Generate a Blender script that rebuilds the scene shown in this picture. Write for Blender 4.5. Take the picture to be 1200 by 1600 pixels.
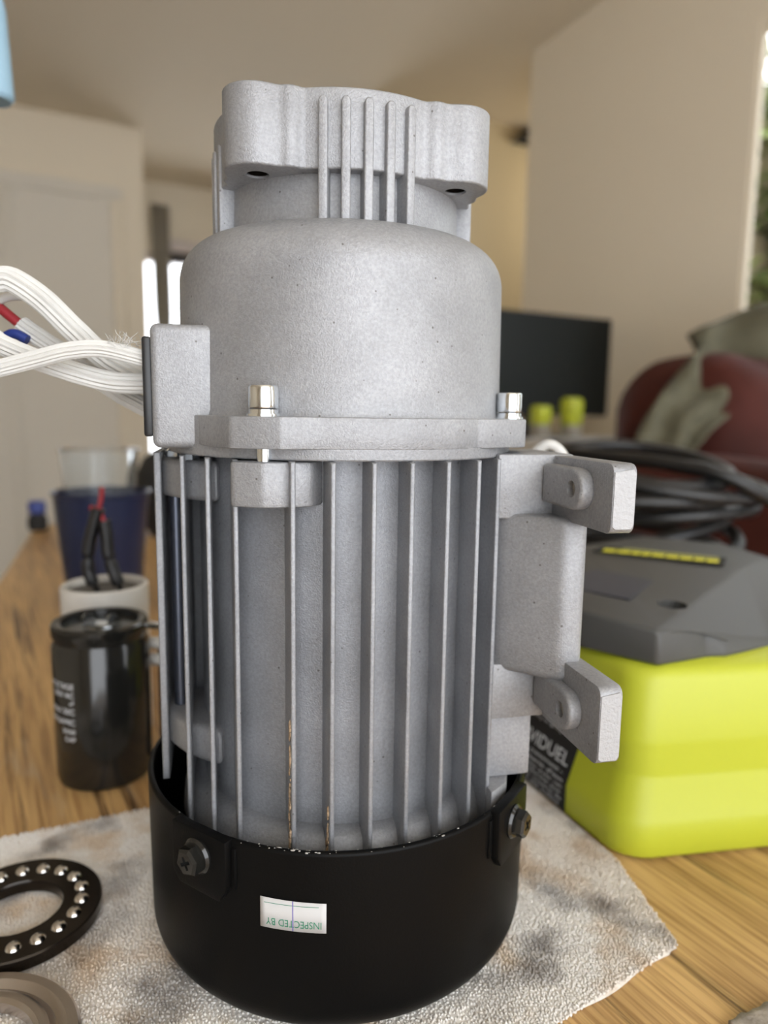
import bpy, bmesh, math, random
import numpy as np
from mathutils import Vector, Matrix, noise
from math import sin, cos, radians, pi, sqrt, atan2, hypot

random.seed(7)
for o in list(bpy.data.objects): bpy.data.objects.remove(o, do_unlink=True)
SC = bpy.context.scene
COL = SC.collection

# ------------------------------------------------------------------ camera
PITCH, ROLL, FPX = radians(8.0), radians(0.85), 1109.0
fw = Vector((0, cos(PITCH), -sin(PITCH))); up0 = Vector((0, sin(PITCH), cos(PITCH))); rt0 = Vector((1, 0, 0))
rt = rt0*cos(ROLL)+up0*sin(ROLL); up = up0*cos(ROLL)-rt0*sin(ROLL)
cd = bpy.data.cameras.new('camera'); cam = bpy.data.objects.new('camera', cd); COL.objects.link(cam)
M = Matrix.Identity(4)
for i in range(3):
    M[i][0] = rt[i]; M[i][1] = up[i]; M[i][2] = -fw[i]
M[0][3], M[1][3], M[2][3] = 0, -0.2577, 0.1878
cam.matrix_world = M
cd.sensor_fit = 'VERTICAL'; cd.sensor_height = 36; cd.lens = FPX/1600*36
cd.clip_start = 0.005; cd.clip_end = 200
cd.dof.use_dof = True; cd.dof.focus_distance = 0.203; cd.dof.aperture_fstop = cd.lens/3.3
SC.camera = cam

# ------------------------------------------------------------------ world, light, exposure
w = bpy.data.worlds.new('world'); SC.world = w; w.use_nodes = True
bg = w.node_tree.nodes['Background']; bg.inputs[0].default_value = (0.93, 0.96, 1.0, 1); bg.inputs[1].default_value = 5.0
SC.view_settings.view_transform = 'Standard'; SC.view_settings.look = 'None'
SC.view_settings.gamma = 1; SC.view_settings.use_curve_mapping = False
SC.view_settings.exposure = 0.0

def area(name, loc, target, sx, sy, power, col):
    l = bpy.data.lights.new(name, 'AREA'); l.shape = 'RECTANGLE'; l.size = sx; l.size_y = sy; l.energy = power; l.color = col
    o = bpy.data.objects.new(name, l); COL.objects.link(o); o.location = loc
    o.rotation_euler = (Vector(target)-Vector(loc)).to_track_quat('-Z', 'Y').to_euler()
    return o

def W(u, v, z): return Vector((u*0.883-v*0.469, u*0.469+v*0.883, z))
# daylight coming in at the right-hand window; warm light in the kitchen
area('window_daylight_right', W(1.70, 0.30, 0.55), W(0, 0.25, 0.15), 1.3, 1.5, 5, (0.95, 0.98, 1.0))
area('kitchen_lamp', W(2.75, 2.25, 1.25), W(2.2, 2.69, 0.9), 0.4, 0.4, 6, (1.0, 0.93, 0.80))

# ------------------------------------------------------------------ materials
def mat(name, col, rough=0.5, metal=0.0, var=0.0, vscale=40, bump=0.0, bscale=800, trans=0.0, ior=1.45, spec=0.5, emit=None, coat=0.0):
    m = bpy.data.materials.new(name); m.use_nodes = True
    nt = m.node_tree; b = nt.nodes['Principled BSDF']
    b.inputs['Base Color'].default_value = (*col, 1); b.inputs['Roughness'].default_value = rough
    b.inputs['Metallic'].default_value = metal; b.inputs['Specular IOR Level'].default_value = spec
    if coat: b.inputs['Coat Weight'].default_value = coat
    if trans: b.inputs['Transmission Weight'].default_value = trans; b.inputs['IOR'].default_value = ior
    if emit: b.inputs['Emission Color'].default_value = (*emit[0], 1); b.inputs['Emission Strength'].default_value = emit[1]
    tc = nt.nodes.new('ShaderNodeTexCoord')
    if var:
        n = nt.nodes.new('ShaderNodeTexNoise'); n.inputs['Scale'].default_value = vscale; n.inputs['Detail'].default_value = 5
        nt.links.new(tc.outputs['Object'], n.inputs['Vector'])
        r = nt.nodes.new('ShaderNodeValToRGB')
        r.color_ramp.elements[0].position = 0.3; r.color_ramp.elements[1].position = 0.7
        r.color_ramp.elements[0].color = (*[max(0, c*(1-var)) for c in col], 1); r.color_ramp.elements[1].color = (*[min(1, c*(1+var)) for c in col], 1)
        nt.links.new(n.outputs['Fac'], r.inputs['Fac']); nt.links.new(r.outputs['Color'], b.inputs['Base Color'])
    if bump:
        n2 = nt.nodes.new('ShaderNodeTexNoise'); n2.inputs['Scale'].default_value = bscale; n2.inputs['Detail'].default_value = 3
        nt.links.new(tc.outputs['Object'], n2.inputs['Vector'])
        bp = nt.nodes.new('ShaderNodeBump'); bp.inputs['Strength'].default_value = bump; bp.inputs['Distance'].default_value = 0.5/bscale
        nt.links.new(n2.outputs['Fac'], bp.inputs['Height']); nt.links.new(bp.outputs['Normal'], b.inputs['Normal'])
    return m

def cast_metal(name, col):
    """sand-cast aluminium: grainy skin with pits, dark specks and faint stains"""
    m = mat(name, col, rough=0.5, metal=0.35, bump=0.7, bscale=2000)
    nt = m.node_tree; b = nt.nodes['Principled BSDF']; tc = [n for n in nt.nodes if n.type == 'TEX_COORD'][0]
    n1 = nt.nodes.new('ShaderNodeTexNoise'); n1.inputs['Scale'].default_value = 45; n1.inputs['Detail'].default_value = 6
    r1 = nt.nodes.new('ShaderNodeValToRGB'); r1.color_ramp.elements[0].position = 0.35; r1.color_ramp.elements[1].position = 0.65
    r1.color_ramp.elements[0].color = (*[c*0.86 for c in col], 1); r1.color_ramp.elements[1].color = (*[min(1, c*1.06) for c in col], 1)
    v = nt.nodes.new('ShaderNodeTexVoronoi'); v.inputs['Scale'].default_value = 210; v.inputs['Randomness'].default_value = 1
    r2 = nt.nodes.new('ShaderNodeValToRGB'); r2.color_ramp.elements[0].position = 0.05; r2.color_ramp.elements[1].position = 0.085
    r2.color_ramp.elements[0].color = (0.45, 0.42, 0.40, 1); r2.color_ramp.elements[1].color = (1, 1, 1, 1)
    n3 = nt.nodes.new('ShaderNodeTexNoise'); n3.inputs['Scale'].default_value = 1100; n3.inputs['Detail'].default_value = 2
    r3 = nt.nodes.new('ShaderNodeValToRGB'); r3.color_ramp.elements[0].position = 0.3; r3.color_ramp.elements[1].position = 0.7
    r3.color_ramp.elements[0].color = (0.80, 0.80, 0.80, 1); r3.color_ramp.elements[1].color = (1.0, 1.0, 1.0, 1)
    for n in (n1, v, n3): nt.links.new(tc.outputs['Object'], n.inputs['Vector'])
    nt.links.new(n1.outputs['Fac'], r1.inputs['Fac']); nt.links.new(v.outputs['Distance'], r2.inputs['Fac']); nt.links.new(n3.outputs['Fac'], r3.inputs['Fac'])
    mx = nt.nodes.new('ShaderNodeMixRGB'); mx.blend_type = 'MULTIPLY'; mx.inputs[0].default_value = 1
    nt.links.new(r1.outputs['Color'], mx.inputs[1]); nt.links.new(r2.outputs['Color'], mx.inputs[2])
    mx2 = nt.nodes.new('ShaderNodeMixRGB'); mx2.blend_type = 'MULTIPLY'; mx2.inputs[0].default_value = 1
    nt.links.new(mx.outputs['Color'], mx2.inputs[1]); nt.links.new(r3.outputs['Color'], mx2.inputs[2])
    nt.links.new(mx2.outputs['Color'], b.inputs['Base Color'])
    return m

def wood_mat():
    m = bpy.data.materials.new('oak_laminate'); m.use_nodes = True
    nt = m.node_tree; b = nt.nodes['Principled BSDF']; b.inputs['Roughness'].default_value = 0.42
    tc = nt.nodes.new('ShaderNodeTexCoord')
    rot = nt.nodes.new('ShaderNodeMapping'); rot.inputs['Rotation'].default_value = (0, 0, radians(-30+21))
    nt.links.new(tc.outputs['Object'], rot.inputs['Vector'])
    def stretched(sx, sy, sc, det, rough=0.6):
        mp = nt.nodes.new('ShaderNodeMapping'); mp.inputs['Scale'].default_value = (sx, sy, 1)
        n = nt.nodes.new('ShaderNodeTexNoise'); n.inputs['Scale'].default_value = sc; n.inputs['Detail'].default_value = det; n.inputs['Roughness'].default_value = rough
        nt.links.new(rot.outputs['Vector'], mp.inputs['Vector']); nt.links.new(mp.outputs['Vector'], n.inputs['Vector'])
        return n
    a = stretched(1, 0.05, 45, 6); c = stretched(1, 0.03, 420, 3); d = stretched(1, 0.035, 95, 6, 0.7)
    ra = nt.nodes.new('ShaderNodeValToRGB'); e = ra.color_ramp.elements
    e[0].position = 0.3; e[0].color = (0.36, 0.205, 0.08, 1); e[1].position = 0.62; e[1].color = (0.68, 0.44, 0.185, 1)
    nt.links.new(a.outputs['Fac'], ra.inputs['Fac'])
    rc = nt.nodes.new('ShaderNodeValToRGB'); e = rc.color_ramp.elements
    e[0].position = 0.36; e[0].color = (0.62, 0.55, 0.5, 1); e[1].position = 0.55; e[1].color = (1, 1, 1, 1)
    nt.links.new(c.outputs['Fac'], rc.inputs['Fac'])
    rd = nt.nodes.new('ShaderNodeValToRGB'); e = rd.color_ramp.elements
    e[0].position = 0.345; e[0].color = (0.16, 0.12, 0.10, 1); e[1].position = 0.44; e[1].color = (1, 1, 1, 1)
    nt.links.new(d.outputs['Fac'], rd.inputs['Fac'])
    m1 = nt.nodes.new('ShaderNodeMixRGB'); m1.blend_type = 'MULTIPLY'; m1.inputs[0].default_value = 1
    m2 = nt.nodes.new('ShaderNodeMixRGB'); m2.blend_type = 'MULTIPLY'; m2.inputs[0].default_value = 1
    nt.links.new(ra.outputs['Color'], m1.inputs[1]); nt.links.new(rc.outputs['Color'], m1.inputs[2])
    nt.links.new(m1.outputs['Color'], m2.inputs[1]); nt.links.new(rd.outputs['Color'], m2.inputs[2])
    # whitish scuffs along the grain
    s = stretched(1, 0.16, 26, 4, 0.6)
    rs = nt.nodes.new('ShaderNodeValToRGB'); e = rs.color_ramp.elements
    e[0].position = 0.66; e[0].color = (0, 0, 0, 1); e[1].position = 0.74; e[1].color = (0.5, 0.5, 0.5, 1)
    nt.links.new(s.outputs['Fac'], rs.inputs['Fac'])
    m3 = nt.nodes.new('ShaderNodeMixRGB'); m3.inputs[2].default_value = (0.5, 0.44, 0.34, 1)
    nt.links.new(rs.outputs['Color'], m3.inputs[0]); nt.links.new(m2.outputs['Color'], m3.inputs[1])
    nt.links.new(m3.outputs['Color'], b.inputs['Base Color'])
    bp = nt.nodes.new('ShaderNodeBump'); bp.inputs['Strength'].default_value = 0.35; bp.inputs['Distance'].default_value = 0.0006
    nt.links.new(rd.outputs['Color'], bp.inputs['Height']); nt.links.new(bp.outputs['Normal'], b.inputs['Normal'])
    return m

def towel_mat():
    m = bpy.data.materials.new('dirty_terry'); m.use_nodes = True
    nt = m.node_tree; b = nt.nodes['Principled BSDF']; b.inputs['Roughness'].default_value = 0.95; b.inputs['Specular IOR Level'].default_value = 0.1
    tc = nt.nodes.new('ShaderNodeTexCoord')
    def nz(sc, det, off):
        mp = nt.nodes.new('ShaderNodeMapping'); mp.inputs['Location'].default_value = off
        n = nt.nodes.new('ShaderNodeTexNoise'); n.inputs['Scale'].default_value = sc; n.inputs['Detail'].default_value = det
        nt.links.new(tc.outputs['Object'], mp.inputs['Vector']); nt.links.new(mp.outputs['Vector'], n.inputs['Vector']); return n
    def ramp(n, p0, c0, p1, c1):
        r = nt.nodes.new('ShaderNodeValToRGB'); e = r.color_ramp.elements
        e[0].position = p0; e[0].color = (*c0, 1); e[1].position = p1; e[1].color = (*c1, 1)
        nt.links.new(n.outputs['Fac'], r.inputs['Fac']); return r
    r1 = ramp(nz(14, 4, (0, 0, 0)), 0.36, (0.80, 0.72, 0.63), 0.58, (0.94, 0.92, 0.89))
    r2 = ramp(nz(30, 5, (3.1, 0.4, 0)), 0.32, (0.42, 0.41, 0.41), 0.47, (1, 1, 1))
    r3 = ramp(nz(45, 4, (7.3, 2.4, 0)), 0.32, (0.78, 0.67, 0.55), 0.50, (1, 1, 1))
    r4 = ramp(nz(700, 2, (1, 1, 1)), 0.3, (0.88, 0.87, 0.86), 0.7, (1, 1, 1))
    prev = r1
    for r in (r2, r3, r4):
        mx = nt.nodes.new('ShaderNodeMixRGB'); mx.blend_type = 'MULTIPLY'; mx.inputs[0].default_value = 1
        nt.links.new(prev.outputs['Color'], mx.inputs[1]); nt.links.new(r.outputs['Color'], mx.inputs[2]); prev = mx
    nt.links.new(prev.outputs['Color'], b.inputs['Base Color'])
    return m

ALU = cast_metal('cast_aluminium', (0.355, 0.358, 0.372))
ALUS = cast_metal('stator_aluminium', (0.325, 0.332, 0.352))
ALU2 = mat('machined_aluminium', (0.42, 0.42, 0.43), rough=0.62, metal=0.15, bump=0.7, bscale=900)
ZINC = mat('zinc_plated', (0.75, 0.78, 0.80), rough=0.18, metal=1.0)
BLACKP = mat('black_paint', (0.0035, 0.0035, 0.0035), rough=0.42, bump=0.15, bscale=1500, spec=0.10)
BLACKG = mat('black_gloss', (0.012, 0.012, 0.011), rough=0.15, spec=0.6)
BLACKM = mat('black_matte', (0.012, 0.012, 0.012), rough=0.8)
RUBBER = mat('black_rubber', (0.007, 0.007, 0.008), rough=0.38)
BLACKV = mat('slot_shade_black', (0.003, 0.003, 0.003), rough=0.6, spec=0.1)  # near-black standing in for the shade inside a slot
PAPER = mat('white_paper', (0.58, 0.58, 0.585), rough=0.6)
GREEN = mat('green_ink', (0.02, 0.22, 0.12), rough=0.7)
BLUEINK = mat('blue_ink', (0.16, 0.13, 0.45), rough=0.7)
SLEEVE = mat('white_braid', (0.60, 0.59, 0.565), rough=0.75, var=0.06, vscale=90)
REDW = mat('red_wire', (0.32, 0.02, 0.03), rough=0.4)
BLUEW = mat('blue_wire', (0.015, 0.035, 0.20), rough=0.4)
STEEL = mat('bearing_steel', (0.62, 0.60, 0.58), rough=0.12, metal=1.0)
BLUED = mat('oily_dark_steel', (0.020, 0.015, 0.011), rough=0.2, metal=0.5)
RACE = mat('ground_steel', (0.52, 0.48, 0.46), rough=0.2, metal=1.0)
LIME = mat('lime_plastic', (0.47, 0.51, 0.030), rough=0.45, bump=0.1, bscale=1500)
GREYP = mat('charcoal_plastic', (0.062, 0.062, 0.060), rough=0.5, bump=0.15, bscale=1800)
GREYL = mat('slate_label', (0.040, 0.042, 0.058), rough=0.5)
YEL = mat('yellow_print', (0.70, 0.66, 0.03), rough=0.5)
WHITEI = mat('white_print', (0.75, 0.77, 0.82), rough=0.6)
CREAM = mat('cream_plastic', (0.60, 0.58, 0.54), rough=0.4)
DUSTY = mat('dusty_black_resin', (0.09, 0.085, 0.08), rough=0.7, var=0.2, vscale=120)
NAVY = mat('navy_plastic', (0.008, 0.015, 0.050), rough=0.3)
CLEAR = mat('clear_plastic', (0.92, 0.95, 0.97), rough=0.02, trans=0.97, ior=1.25)
SOFA = mat('maroon_leather', (0.058, 0.015, 0.011), rough=0.65, spec=0.15, var=0.3, vscale=9, bump=0.2, bscale=200)
OLIVE = mat('olive_cloth', (0.095, 0.088, 0.055), rough=0.9, var=0.2, vscale=25)
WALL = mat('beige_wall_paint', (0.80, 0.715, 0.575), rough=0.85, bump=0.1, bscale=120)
WALLY = mat('lamplit_cream_paint', (0.56, 0.47, 0.31), rough=0.85)  # cream paint with the kitchen lamp's warm tint put into its colour
CEIL = mat('ceiling_paint', (0.76, 0.67, 0.53), rough=0.9)
TRIMM = mat('trim_paint', (0.72, 0.67, 0.58), rough=0.6)
FLOORM = mat('brown_carpet', (0.20, 0.15, 0.11), rough=0.95, var=0.2, vscale=30)
SCREEN = mat('dark_screen', (0.010, 0.012, 0.011), rough=0.4, spec=0.15)
BLUEP = mat('light_blue_plastic', (0.27, 0.42, 0.53), rough=0.5)
LEAF = mat('leaf_green', (0.115, 0.15, 0.035), rough=0.6, var=0.5, vscale=6)
WOOD = wood_mat()
TOWEL = towel_mat()
DESKM = mat('pale_desk', (0.42, 0.36, 0.28), rough=0.5)
GLASS = mat('window_glass', (1, 1, 1), rough=0.0, trans=1.0, ior=1.01, spec=0.0)
CURT = mat('curtain_cloth', (0.30, 0.27, 0.22), rough=0.9)
BLIND = mat('blind_fabric', (0.62, 0.55, 0.52), rough=0.8)
DIRT = mat('dried_mud', (0.30, 0.21, 0.13), rough=0.95, bump=0.8, bscale=900)

# ------------------------------------------------------------------ mesh helpers
def link(name, me, m, parent=None, loc=None, rot=None, smooth=35):
    if m: me.materials.append(m)
    if smooth:
        me.polygons.foreach_set('use_smooth', [True]*len(me.polygons)); me.set_sharp_from_angle(angle=radians(smooth))
    o = bpy.data.objects.new(name, me); COL.objects.link(o)
    if parent: o.parent = parent
    if loc is not None: o.location = loc
    if rot is not None: o.rotation_euler = rot
    return o
def from_bm(name, bm, m, parent=None, **k):
    bmesh.ops.recalc_face_normals(bm, faces=bm.faces)
    me = bpy.data.meshes.new(name); bm.to_mesh(me); bm.free()
    return link(name, me, m, parent, **k)
def pyd(name, v, f, m, parent=None, **k):
    bm = bmesh.new(); vs = [bm.verts.new(p) for p in v]
    for q in f:
        try: bm.faces.new([vs[i] for i in q])
        except ValueError: pass
    return from_bm(name, bm, m, parent, **k)
def tag(o, label, cat, group=None, kind=None):
    o['label'] = label; o['category'] = cat
    if group: o['group'] = group
    if kind: o['kind'] = kind
    return o
def empty(name, loc, rz=0):
    o = bpy.data.objects.new(name, None); COL.objects.link(o); o.location = loc; o.rotation_euler = (0, 0, rz); o.empty_display_size = 0.02
    return o
def struct(o):
    o['kind'] = 'structure'; return o
def bevel(bm, w, seg=2, ang=30):
    es = [e for e in bm.edges if len(e.link_faces) == 2 and e.calc_face_angle(0) > radians(ang)]
    if es: bmesh.ops.bevel(bm, geom=es, offset=w, segments=seg, profile=0.5, affect='EDGES', clamp_overlap=True)
def add_prism(bm, poly, z0, z1, M4=None):
    lo = [bm.verts.new((x, y, z0)) for x, y in poly]; hi = [bm.verts.new((x, y, z1)) for x, y in poly]
    n = len(poly)
    fs = [bm.faces.new(lo[::-1]), bm.faces.new(hi)]
    for i in range(n): fs.append(bm.faces.new((lo[i], lo[(i+1) % n], hi[(i+1) % n], hi[i])))
    if M4 is not None: bmesh.ops.transform(bm, matrix=M4, verts=lo+hi)
    return lo+hi
def prism(name, poly, z0, z1, m, parent=None, bw=0, seg=2, M4=None, ang=30, **k):
    bm = bmesh.new(); add_prism(bm, poly, z0, z1, M4)
    bmesh.ops.recalc_face_normals(bm, faces=bm.faces)
    if bw: bevel(bm, bw, seg, ang)
    return from_bm(name, bm, m, parent, **k)
def add_box(bm, c, s, M4=None):
    r = bmesh.ops.create_cube(bm, size=1)
    bmesh.ops.scale(bm, vec=s, verts=r['verts']); bmesh.ops.translate(bm, vec=c, verts=r['verts'])
    if M4 is not None: bmesh.ops.transform(bm, matrix=M4, verts=r['verts'])
def box(name, c, s, m, parent=None, bw=0.0, seg=2, M4=None, **k):
    bm = bmesh.new(); add_box(bm, c, s, M4)
    if bw: bevel(bm, bw, seg)
    return from_bm(name, bm, m, parent, **k)
def add_lathe(bm, prof, seg=96, closed=False, M4=None):
    rings = []; allv = []
    for r, z in prof:
        if r < 1e-7: ring = [bm.verts.new((0, 0, z))]
        else: ring = [bm.verts.new((r*cos(2*pi*i/seg), r*sin(2*pi*i/seg), z)) for i in range(seg)]
        rings.append(ring); allv += ring
    pairs = list(zip(rings, rings[1:])) + ([(rings[-1], rings[0])] if closed else [])
    for a, b in pairs:
        for i in range(seg):
            j = (i+1) % seg
            q = ([a[0]] if len(a) == 1 else [a[i], a[j]]) + ([b[0]] if len(b) == 1 else [b[j], b[i]])
            if len(q) > 2: bm.faces.new(q)
    if M4 is not None: bmesh.ops.transform(bm, matrix=M4, verts=allv)
def lathe(name, prof, m, parent=None, seg=96, closed=False, M4=None, **k):
    bm = bmesh.new(); add_lathe(bm, prof, seg, closed, M4); return from_bm(name, bm, m, parent, **k)
def arc(cx, cz, r, a0, a1, n=8):
    return [(cx+r*cos(radians(a0+(a1-a0)*i/n)), cz+r*sin(radians(a0+(a1-a0)*i/n))) for i in range(n+1)]
def smooth_path(pts, n=8):
    pts = [Vector(p) for p in pts]; out = []
    for i in range(len(pts)-1):
        p0 = pts[max(i-1, 0)]; p1 = pts[i]; p2 = pts[i+1]; p3 = pts[min(i+2, len(pts)-1)]
        for k in range(n):
            t = k/n
            out.append(0.5*((2*p1)+(-p0+p2)*t+(2*p0-5*p1+4*p2-p3)*t*t+(-p0+3*p1-3*p2+p3)*t**3))
    return out+[pts[-1]]
def add_tube(bm, path, rad, seg=12, ridges=0, hollow=0.0):
    rings = []; n = len(path); t0 = None; nrm = None
    for i, p in enumerate(path):
        t = (path[min(i+1, n-1)]-path[max(i-1, 0)]).normalized()
        if nrm is None:
            nrm = t.orthogonal().normalized()
        else:
            nrm = (nrm-t*nrm.dot(t)).normalized()
        bn = t.cross(nrm); r = rad(i/(n-1)) if callable(rad) else rad
        ring = []
        for k in range(seg):
            rr = r*(1-(0.16 if (ridges and k % 2) else 0)); a = 2*pi*k/seg
            ring.append(bm.verts.new(p+nrm*(rr*cos(a))+bn*(rr*sin(a))))
        rings.append(ring)
    for a, b in zip(rings, rings[1:]):
        for k in range(seg): bm.faces.new((a[k], a[(k+1) % seg], b[(k+1) % seg], b[k]))
    bm.faces.new(rings[0][::-1]); bm.faces.new(rings[-1])
def tube(name, pts, rad, m, parent=None, seg=12, n=8, ridges=0, **k):
    bm = bmesh.new(); add_tube(bm, smooth_path(pts, n), rad, seg, ridges); return from_bm(name, bm, m, parent, **k)
def cut(o, cutters):
    """boolean-subtract temporary objects, bake the result into the mesh"""
    for c in cutters:
        md = o.modifiers.new('b', 'BOOLEAN'); md.object = c; md.operation = 'DIFFERENCE'; md.solver = 'EXACT'
    bpy.context.view_layer.update()
    me = bpy.data.meshes.new_from_object(o.evaluated_get(bpy.context.evaluated_depsgraph_get()))
    o.modifiers.clear(); o.data = me
    me.polygons.foreach_set('use_smooth', [True]*len(me.polygons)); me.set_sharp_from_angle(angle=radians(35))
    for c in cutters: bpy.data.objects.remove(c, do_unlink=True)
def text_mesh(body, size):
    cu = bpy.data.curves.new('t', 'FONT'); cu.body = body; cu.size = size; cu.resolution_u = 3
    o = bpy.data.objects.new('t', cu); COL.objects.link(o); bpy.context.view_layer.update()
    me = bpy.data.meshes.new_from_object(o.evaluated_get(bpy.context.evaluated_depsgraph_get()))
    bpy.data.objects.remove(o, do_unlink=True)
    me.materials.clear()
    return me
def lookrot(d, origin):
    """matrix putting local z along d at origin"""
    return Matrix.Translation(origin) @ Vector(d).to_track_quat('Z', 'Y').to_matrix().to_4x4()
def copy_tree(o, parent=None):
    c = o.copy(); COL.objects.link(c); c.parent = parent
    for ch in list(o.children): copy_tree(ch, c)
    return c
def lumpy(name, c, s, m, parent=None, amp=0.03, freq=6, cuts=14, bw=0.05, M4=None, seed=0.0):
    """soft upholstered block"""
    bm = bmesh.new(); bmesh.ops.create_cube(bm, size=1)
    bmesh.ops.subdivide_edges(bm, edges=bm.edges[:], cuts=cuts, use_grid_fill=True)
    S = Vector(s)
    for v in bm.verts:
        p = Vector((v.co.x*s[0], v.co.y*s[1], v.co.z*s[2])); h = S/2
        q = Vector([max(-h[i]+bw, min(h[i]-bw, p[i])) for i in range(3)])
        d = p-q
        if d.length > 1e-9: p = q+d.normalized()*min(bw, d.length)
        nn = noise.noise(p*freq+Vector((seed, seed*1.7, 0)))
        p += (p-Vector((0, 0, 0))).normalized()*nn*amp
        v.co = p+Vector(c)
    if M4 is not None: bmesh.ops.transform(bm, matrix=M4, verts=bm.verts)
    return from_bm(name, bm, m, parent, smooth=80)

# ------------------------------------------------------------------ the room (aligned 28 degrees off the view)
Ux, Uy, Vx, Vy = 0.883, 0.469, -0.469, 0.883
def W(u, v, z): return Vector((u*Ux+v*Vx, u*Uy+v*Vy, z))
RM = Matrix(((Ux, Vx, 0, 0), (Uy, Vy, 0, 0), (0, 0, 1, 0), (0, 0, 0, 1)))
ZF, ZC, TZ = -0.753, 1.55, -0.003
def rbox(name, u0, u1, v0, v1, z0, z1, m, parent=None, bw=0):
    return box(name, ((u0+u1)/2, (v0+v1)/2, (z0+z1)/2), (u1-u0, v1-v0, z1-z0), m, parent, bw=bw, M4=RM)
struct(rbox('floor', -2.6, 4.2, -2.4, 5.4, ZF-0.1, ZF, FLOORM))
bm = bmesh.new()
add_box(bm, (0.8, 3.75, ZC+0.05), (6.8, 3.3, 0.1), RM)
add_prism(bm, [(2.1, ZC), (2.1, ZC+0.1), (-2.4, ZC+0.38), (-2.4, ZC+0.28)], -2.6, 1.82,
          RM @ Matrix(((0, 0, 1, 0), (1, 0, 0, 0), (0, 1, 0, 0), (0, 0, 0, 1))))
struct(from_bm('ceiling', bm, CEIL))
def wall_with_hole(name, u0, u1, v0, v1, z0, z1, hole, axis, m):
    """box wall with one rectangular opening; axis = 'u' when the wall runs along u"""
    bm = bmesh.new(); h0, h1, hz0, hz1 = hole
    def b(a0, a1, c0, c1):
        if a1-a0 < 1e-4 or c1-c0 < 1e-4: return
        if axis == 'u': add_box(bm, ((a0+a1)/2, (v0+v1)/2, (c0+c1)/2), (a1-a0, v1-v0, c1-c0), RM)
        else: add_box(bm, ((u0+u1)/2, (a0+a1)/2, (c0+c1)/2), (u1-u0, a1-a0, c1-c0), RM)
    A0, A1 = (u0, u1) if axis == 'u' else (v0, v1)
    b(A0, h0, z0, z1); b(h1, A1, z0, z1); b(h0, h1, z0, hz0); b(h0, h1, hz1, z1)
    return struct(from_bm(name, bm, m))
wall_with_hole('wall_right', 1.724, 1.752, -1.2, 2.1, ZF, 1.95, (-0.55, 1.135, -0.15, 1.25), 'v', WALL)
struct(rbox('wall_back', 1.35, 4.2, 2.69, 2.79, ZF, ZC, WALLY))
struct(rbox('wall_leakstop_nook', 0.08, 0.2, 3.75, 4.545, ZF, ZC, WALL))  # unseen wall added to stop daylight leaking into the hall end
struct(rbox('wall_leakstop_kitchen', 1.752, 4.2, 2.0, 2.1, ZF, ZC, WALLY))  # unseen wall added to keep outside light out of the kitchen
struct(rbox('wall_leakstop_far', 4.1, 4.2, 2.1, 4.545, ZF, ZC, WALL))  # unseen wall added to close off stray light at the far side
struct(rbox('wall_hall', -2.6, 0.545, 3.63, 3.75, ZF, ZC, WALL))
wall_with_hole('wall_end', 0.2, 4.2, 4.445, 4.545, ZF, ZC, (0.56, 1.75, -0.70, 1.14), 'u', WALL)
bm = bmesh.new()
for a_, b_ in ((-2.6, -1.15), (0.95, 1.82)): add_box(bm, ((a_+b_)/2, -1.65, 0.55), (b_-a_, 0.1, 2.6), RM)
struct(from_bm('wall_lightblock_front', bm, WALL))  # unseen wall with a gap, added to shape the light from behind
struct(rbox('wall_lightblock_left', -2.6, -2.5, -2.4, 3.63, ZF, ZC+0.25, WALL))  # unseen wall added to block light from the left
# hall door with its casing
d = struct(empty('door_1', W(-0.35, 3.63, ZF)))
def rpart(name, u0, u1, v0, v1, z0, z1, m, par, bw=0):
    o = rbox(name, u0, u1, v0, v1, z0, z1, m, bw=bw); o.parent = par; o.matrix_parent_inverse = Matrix.Translation(par.location).inverted(); return o
rpart('door_leaf', -1.10, -0.10, 3.605, 3.63, ZF, 1.19, TRIMM, d)
rpart('door_head_casing', -1.2, 0.44, 3.595, 3.63, 1.19, 1.255, TRIMM, d, 0.008)
rpart('door_side_casing', -0.10, -0.045, 3.595, 3.63, ZF, 1.19, TRIMM, d, 0.008)
rpart('door_side_casing', 0.385, 0.44, 3.595, 3.63, ZF, 1.19, WALL, d, 0.008)
rpart('door_leaf', -0.045, 0.385, 3.615, 3.63, ZF, 1.19, TRIMM, d)
# end window: frame, pane, blind, curtain
wn = struct(empty('window_1', W(1.15, 4.5, -0.7)))
for nm, a in (('frame_rail', (0.56, 1.75, 4.46, 4.53, 1.09, 1.14)), ('frame_rail', (0.56, 1.75, 4.46, 4.53, -0.70, -0.64)), ('frame_stile', (0.56, 0.61, 4.46, 4.53, -0.64, 1.09)), ('frame_stile', (1.70, 1.75, 4.46, 4.53, -0.64, 1.09))):
    rpart(nm, *a, BLIND, wn)
rpart('pane', 0.61, 1.70, 4.49, 4.496, -0.64, 1.09, GLASS, wn)
rpart('blind_valance', 0.80, 1.78, 4.385, 4.445, 1.14, 1.215, BLIND, wn, 0.008)
rpart('blind_rail', 0.80, 1.78, 4.40, 4.44, 1.085, 1.135, BLACKM, wn, 0.006)
bm = bmesh.new(); pts = []
for i in range(60):
    t = i/59; pts.append((0.705+0.11*t, 4.36+0.014*sin(t*22)))
v = []; f = []
for k in range(15):
    z = -0.72+(1.40+0.72)*k/14
    for j, (a, b_) in enumerate(pts):
        nar = 1-0.25*sin(pi*min(1, max(0, (z+0.2)/1.0)))
        p = W(0.77+(a-0.77)*nar+0.012*(1.4-z), b_, z); v.append(p)
for k in range(14):
    for j in range(59): f.append((k*60+j, k*60+j+1, (k+1)*60+j+1, (k+1)*60+j))
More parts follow.
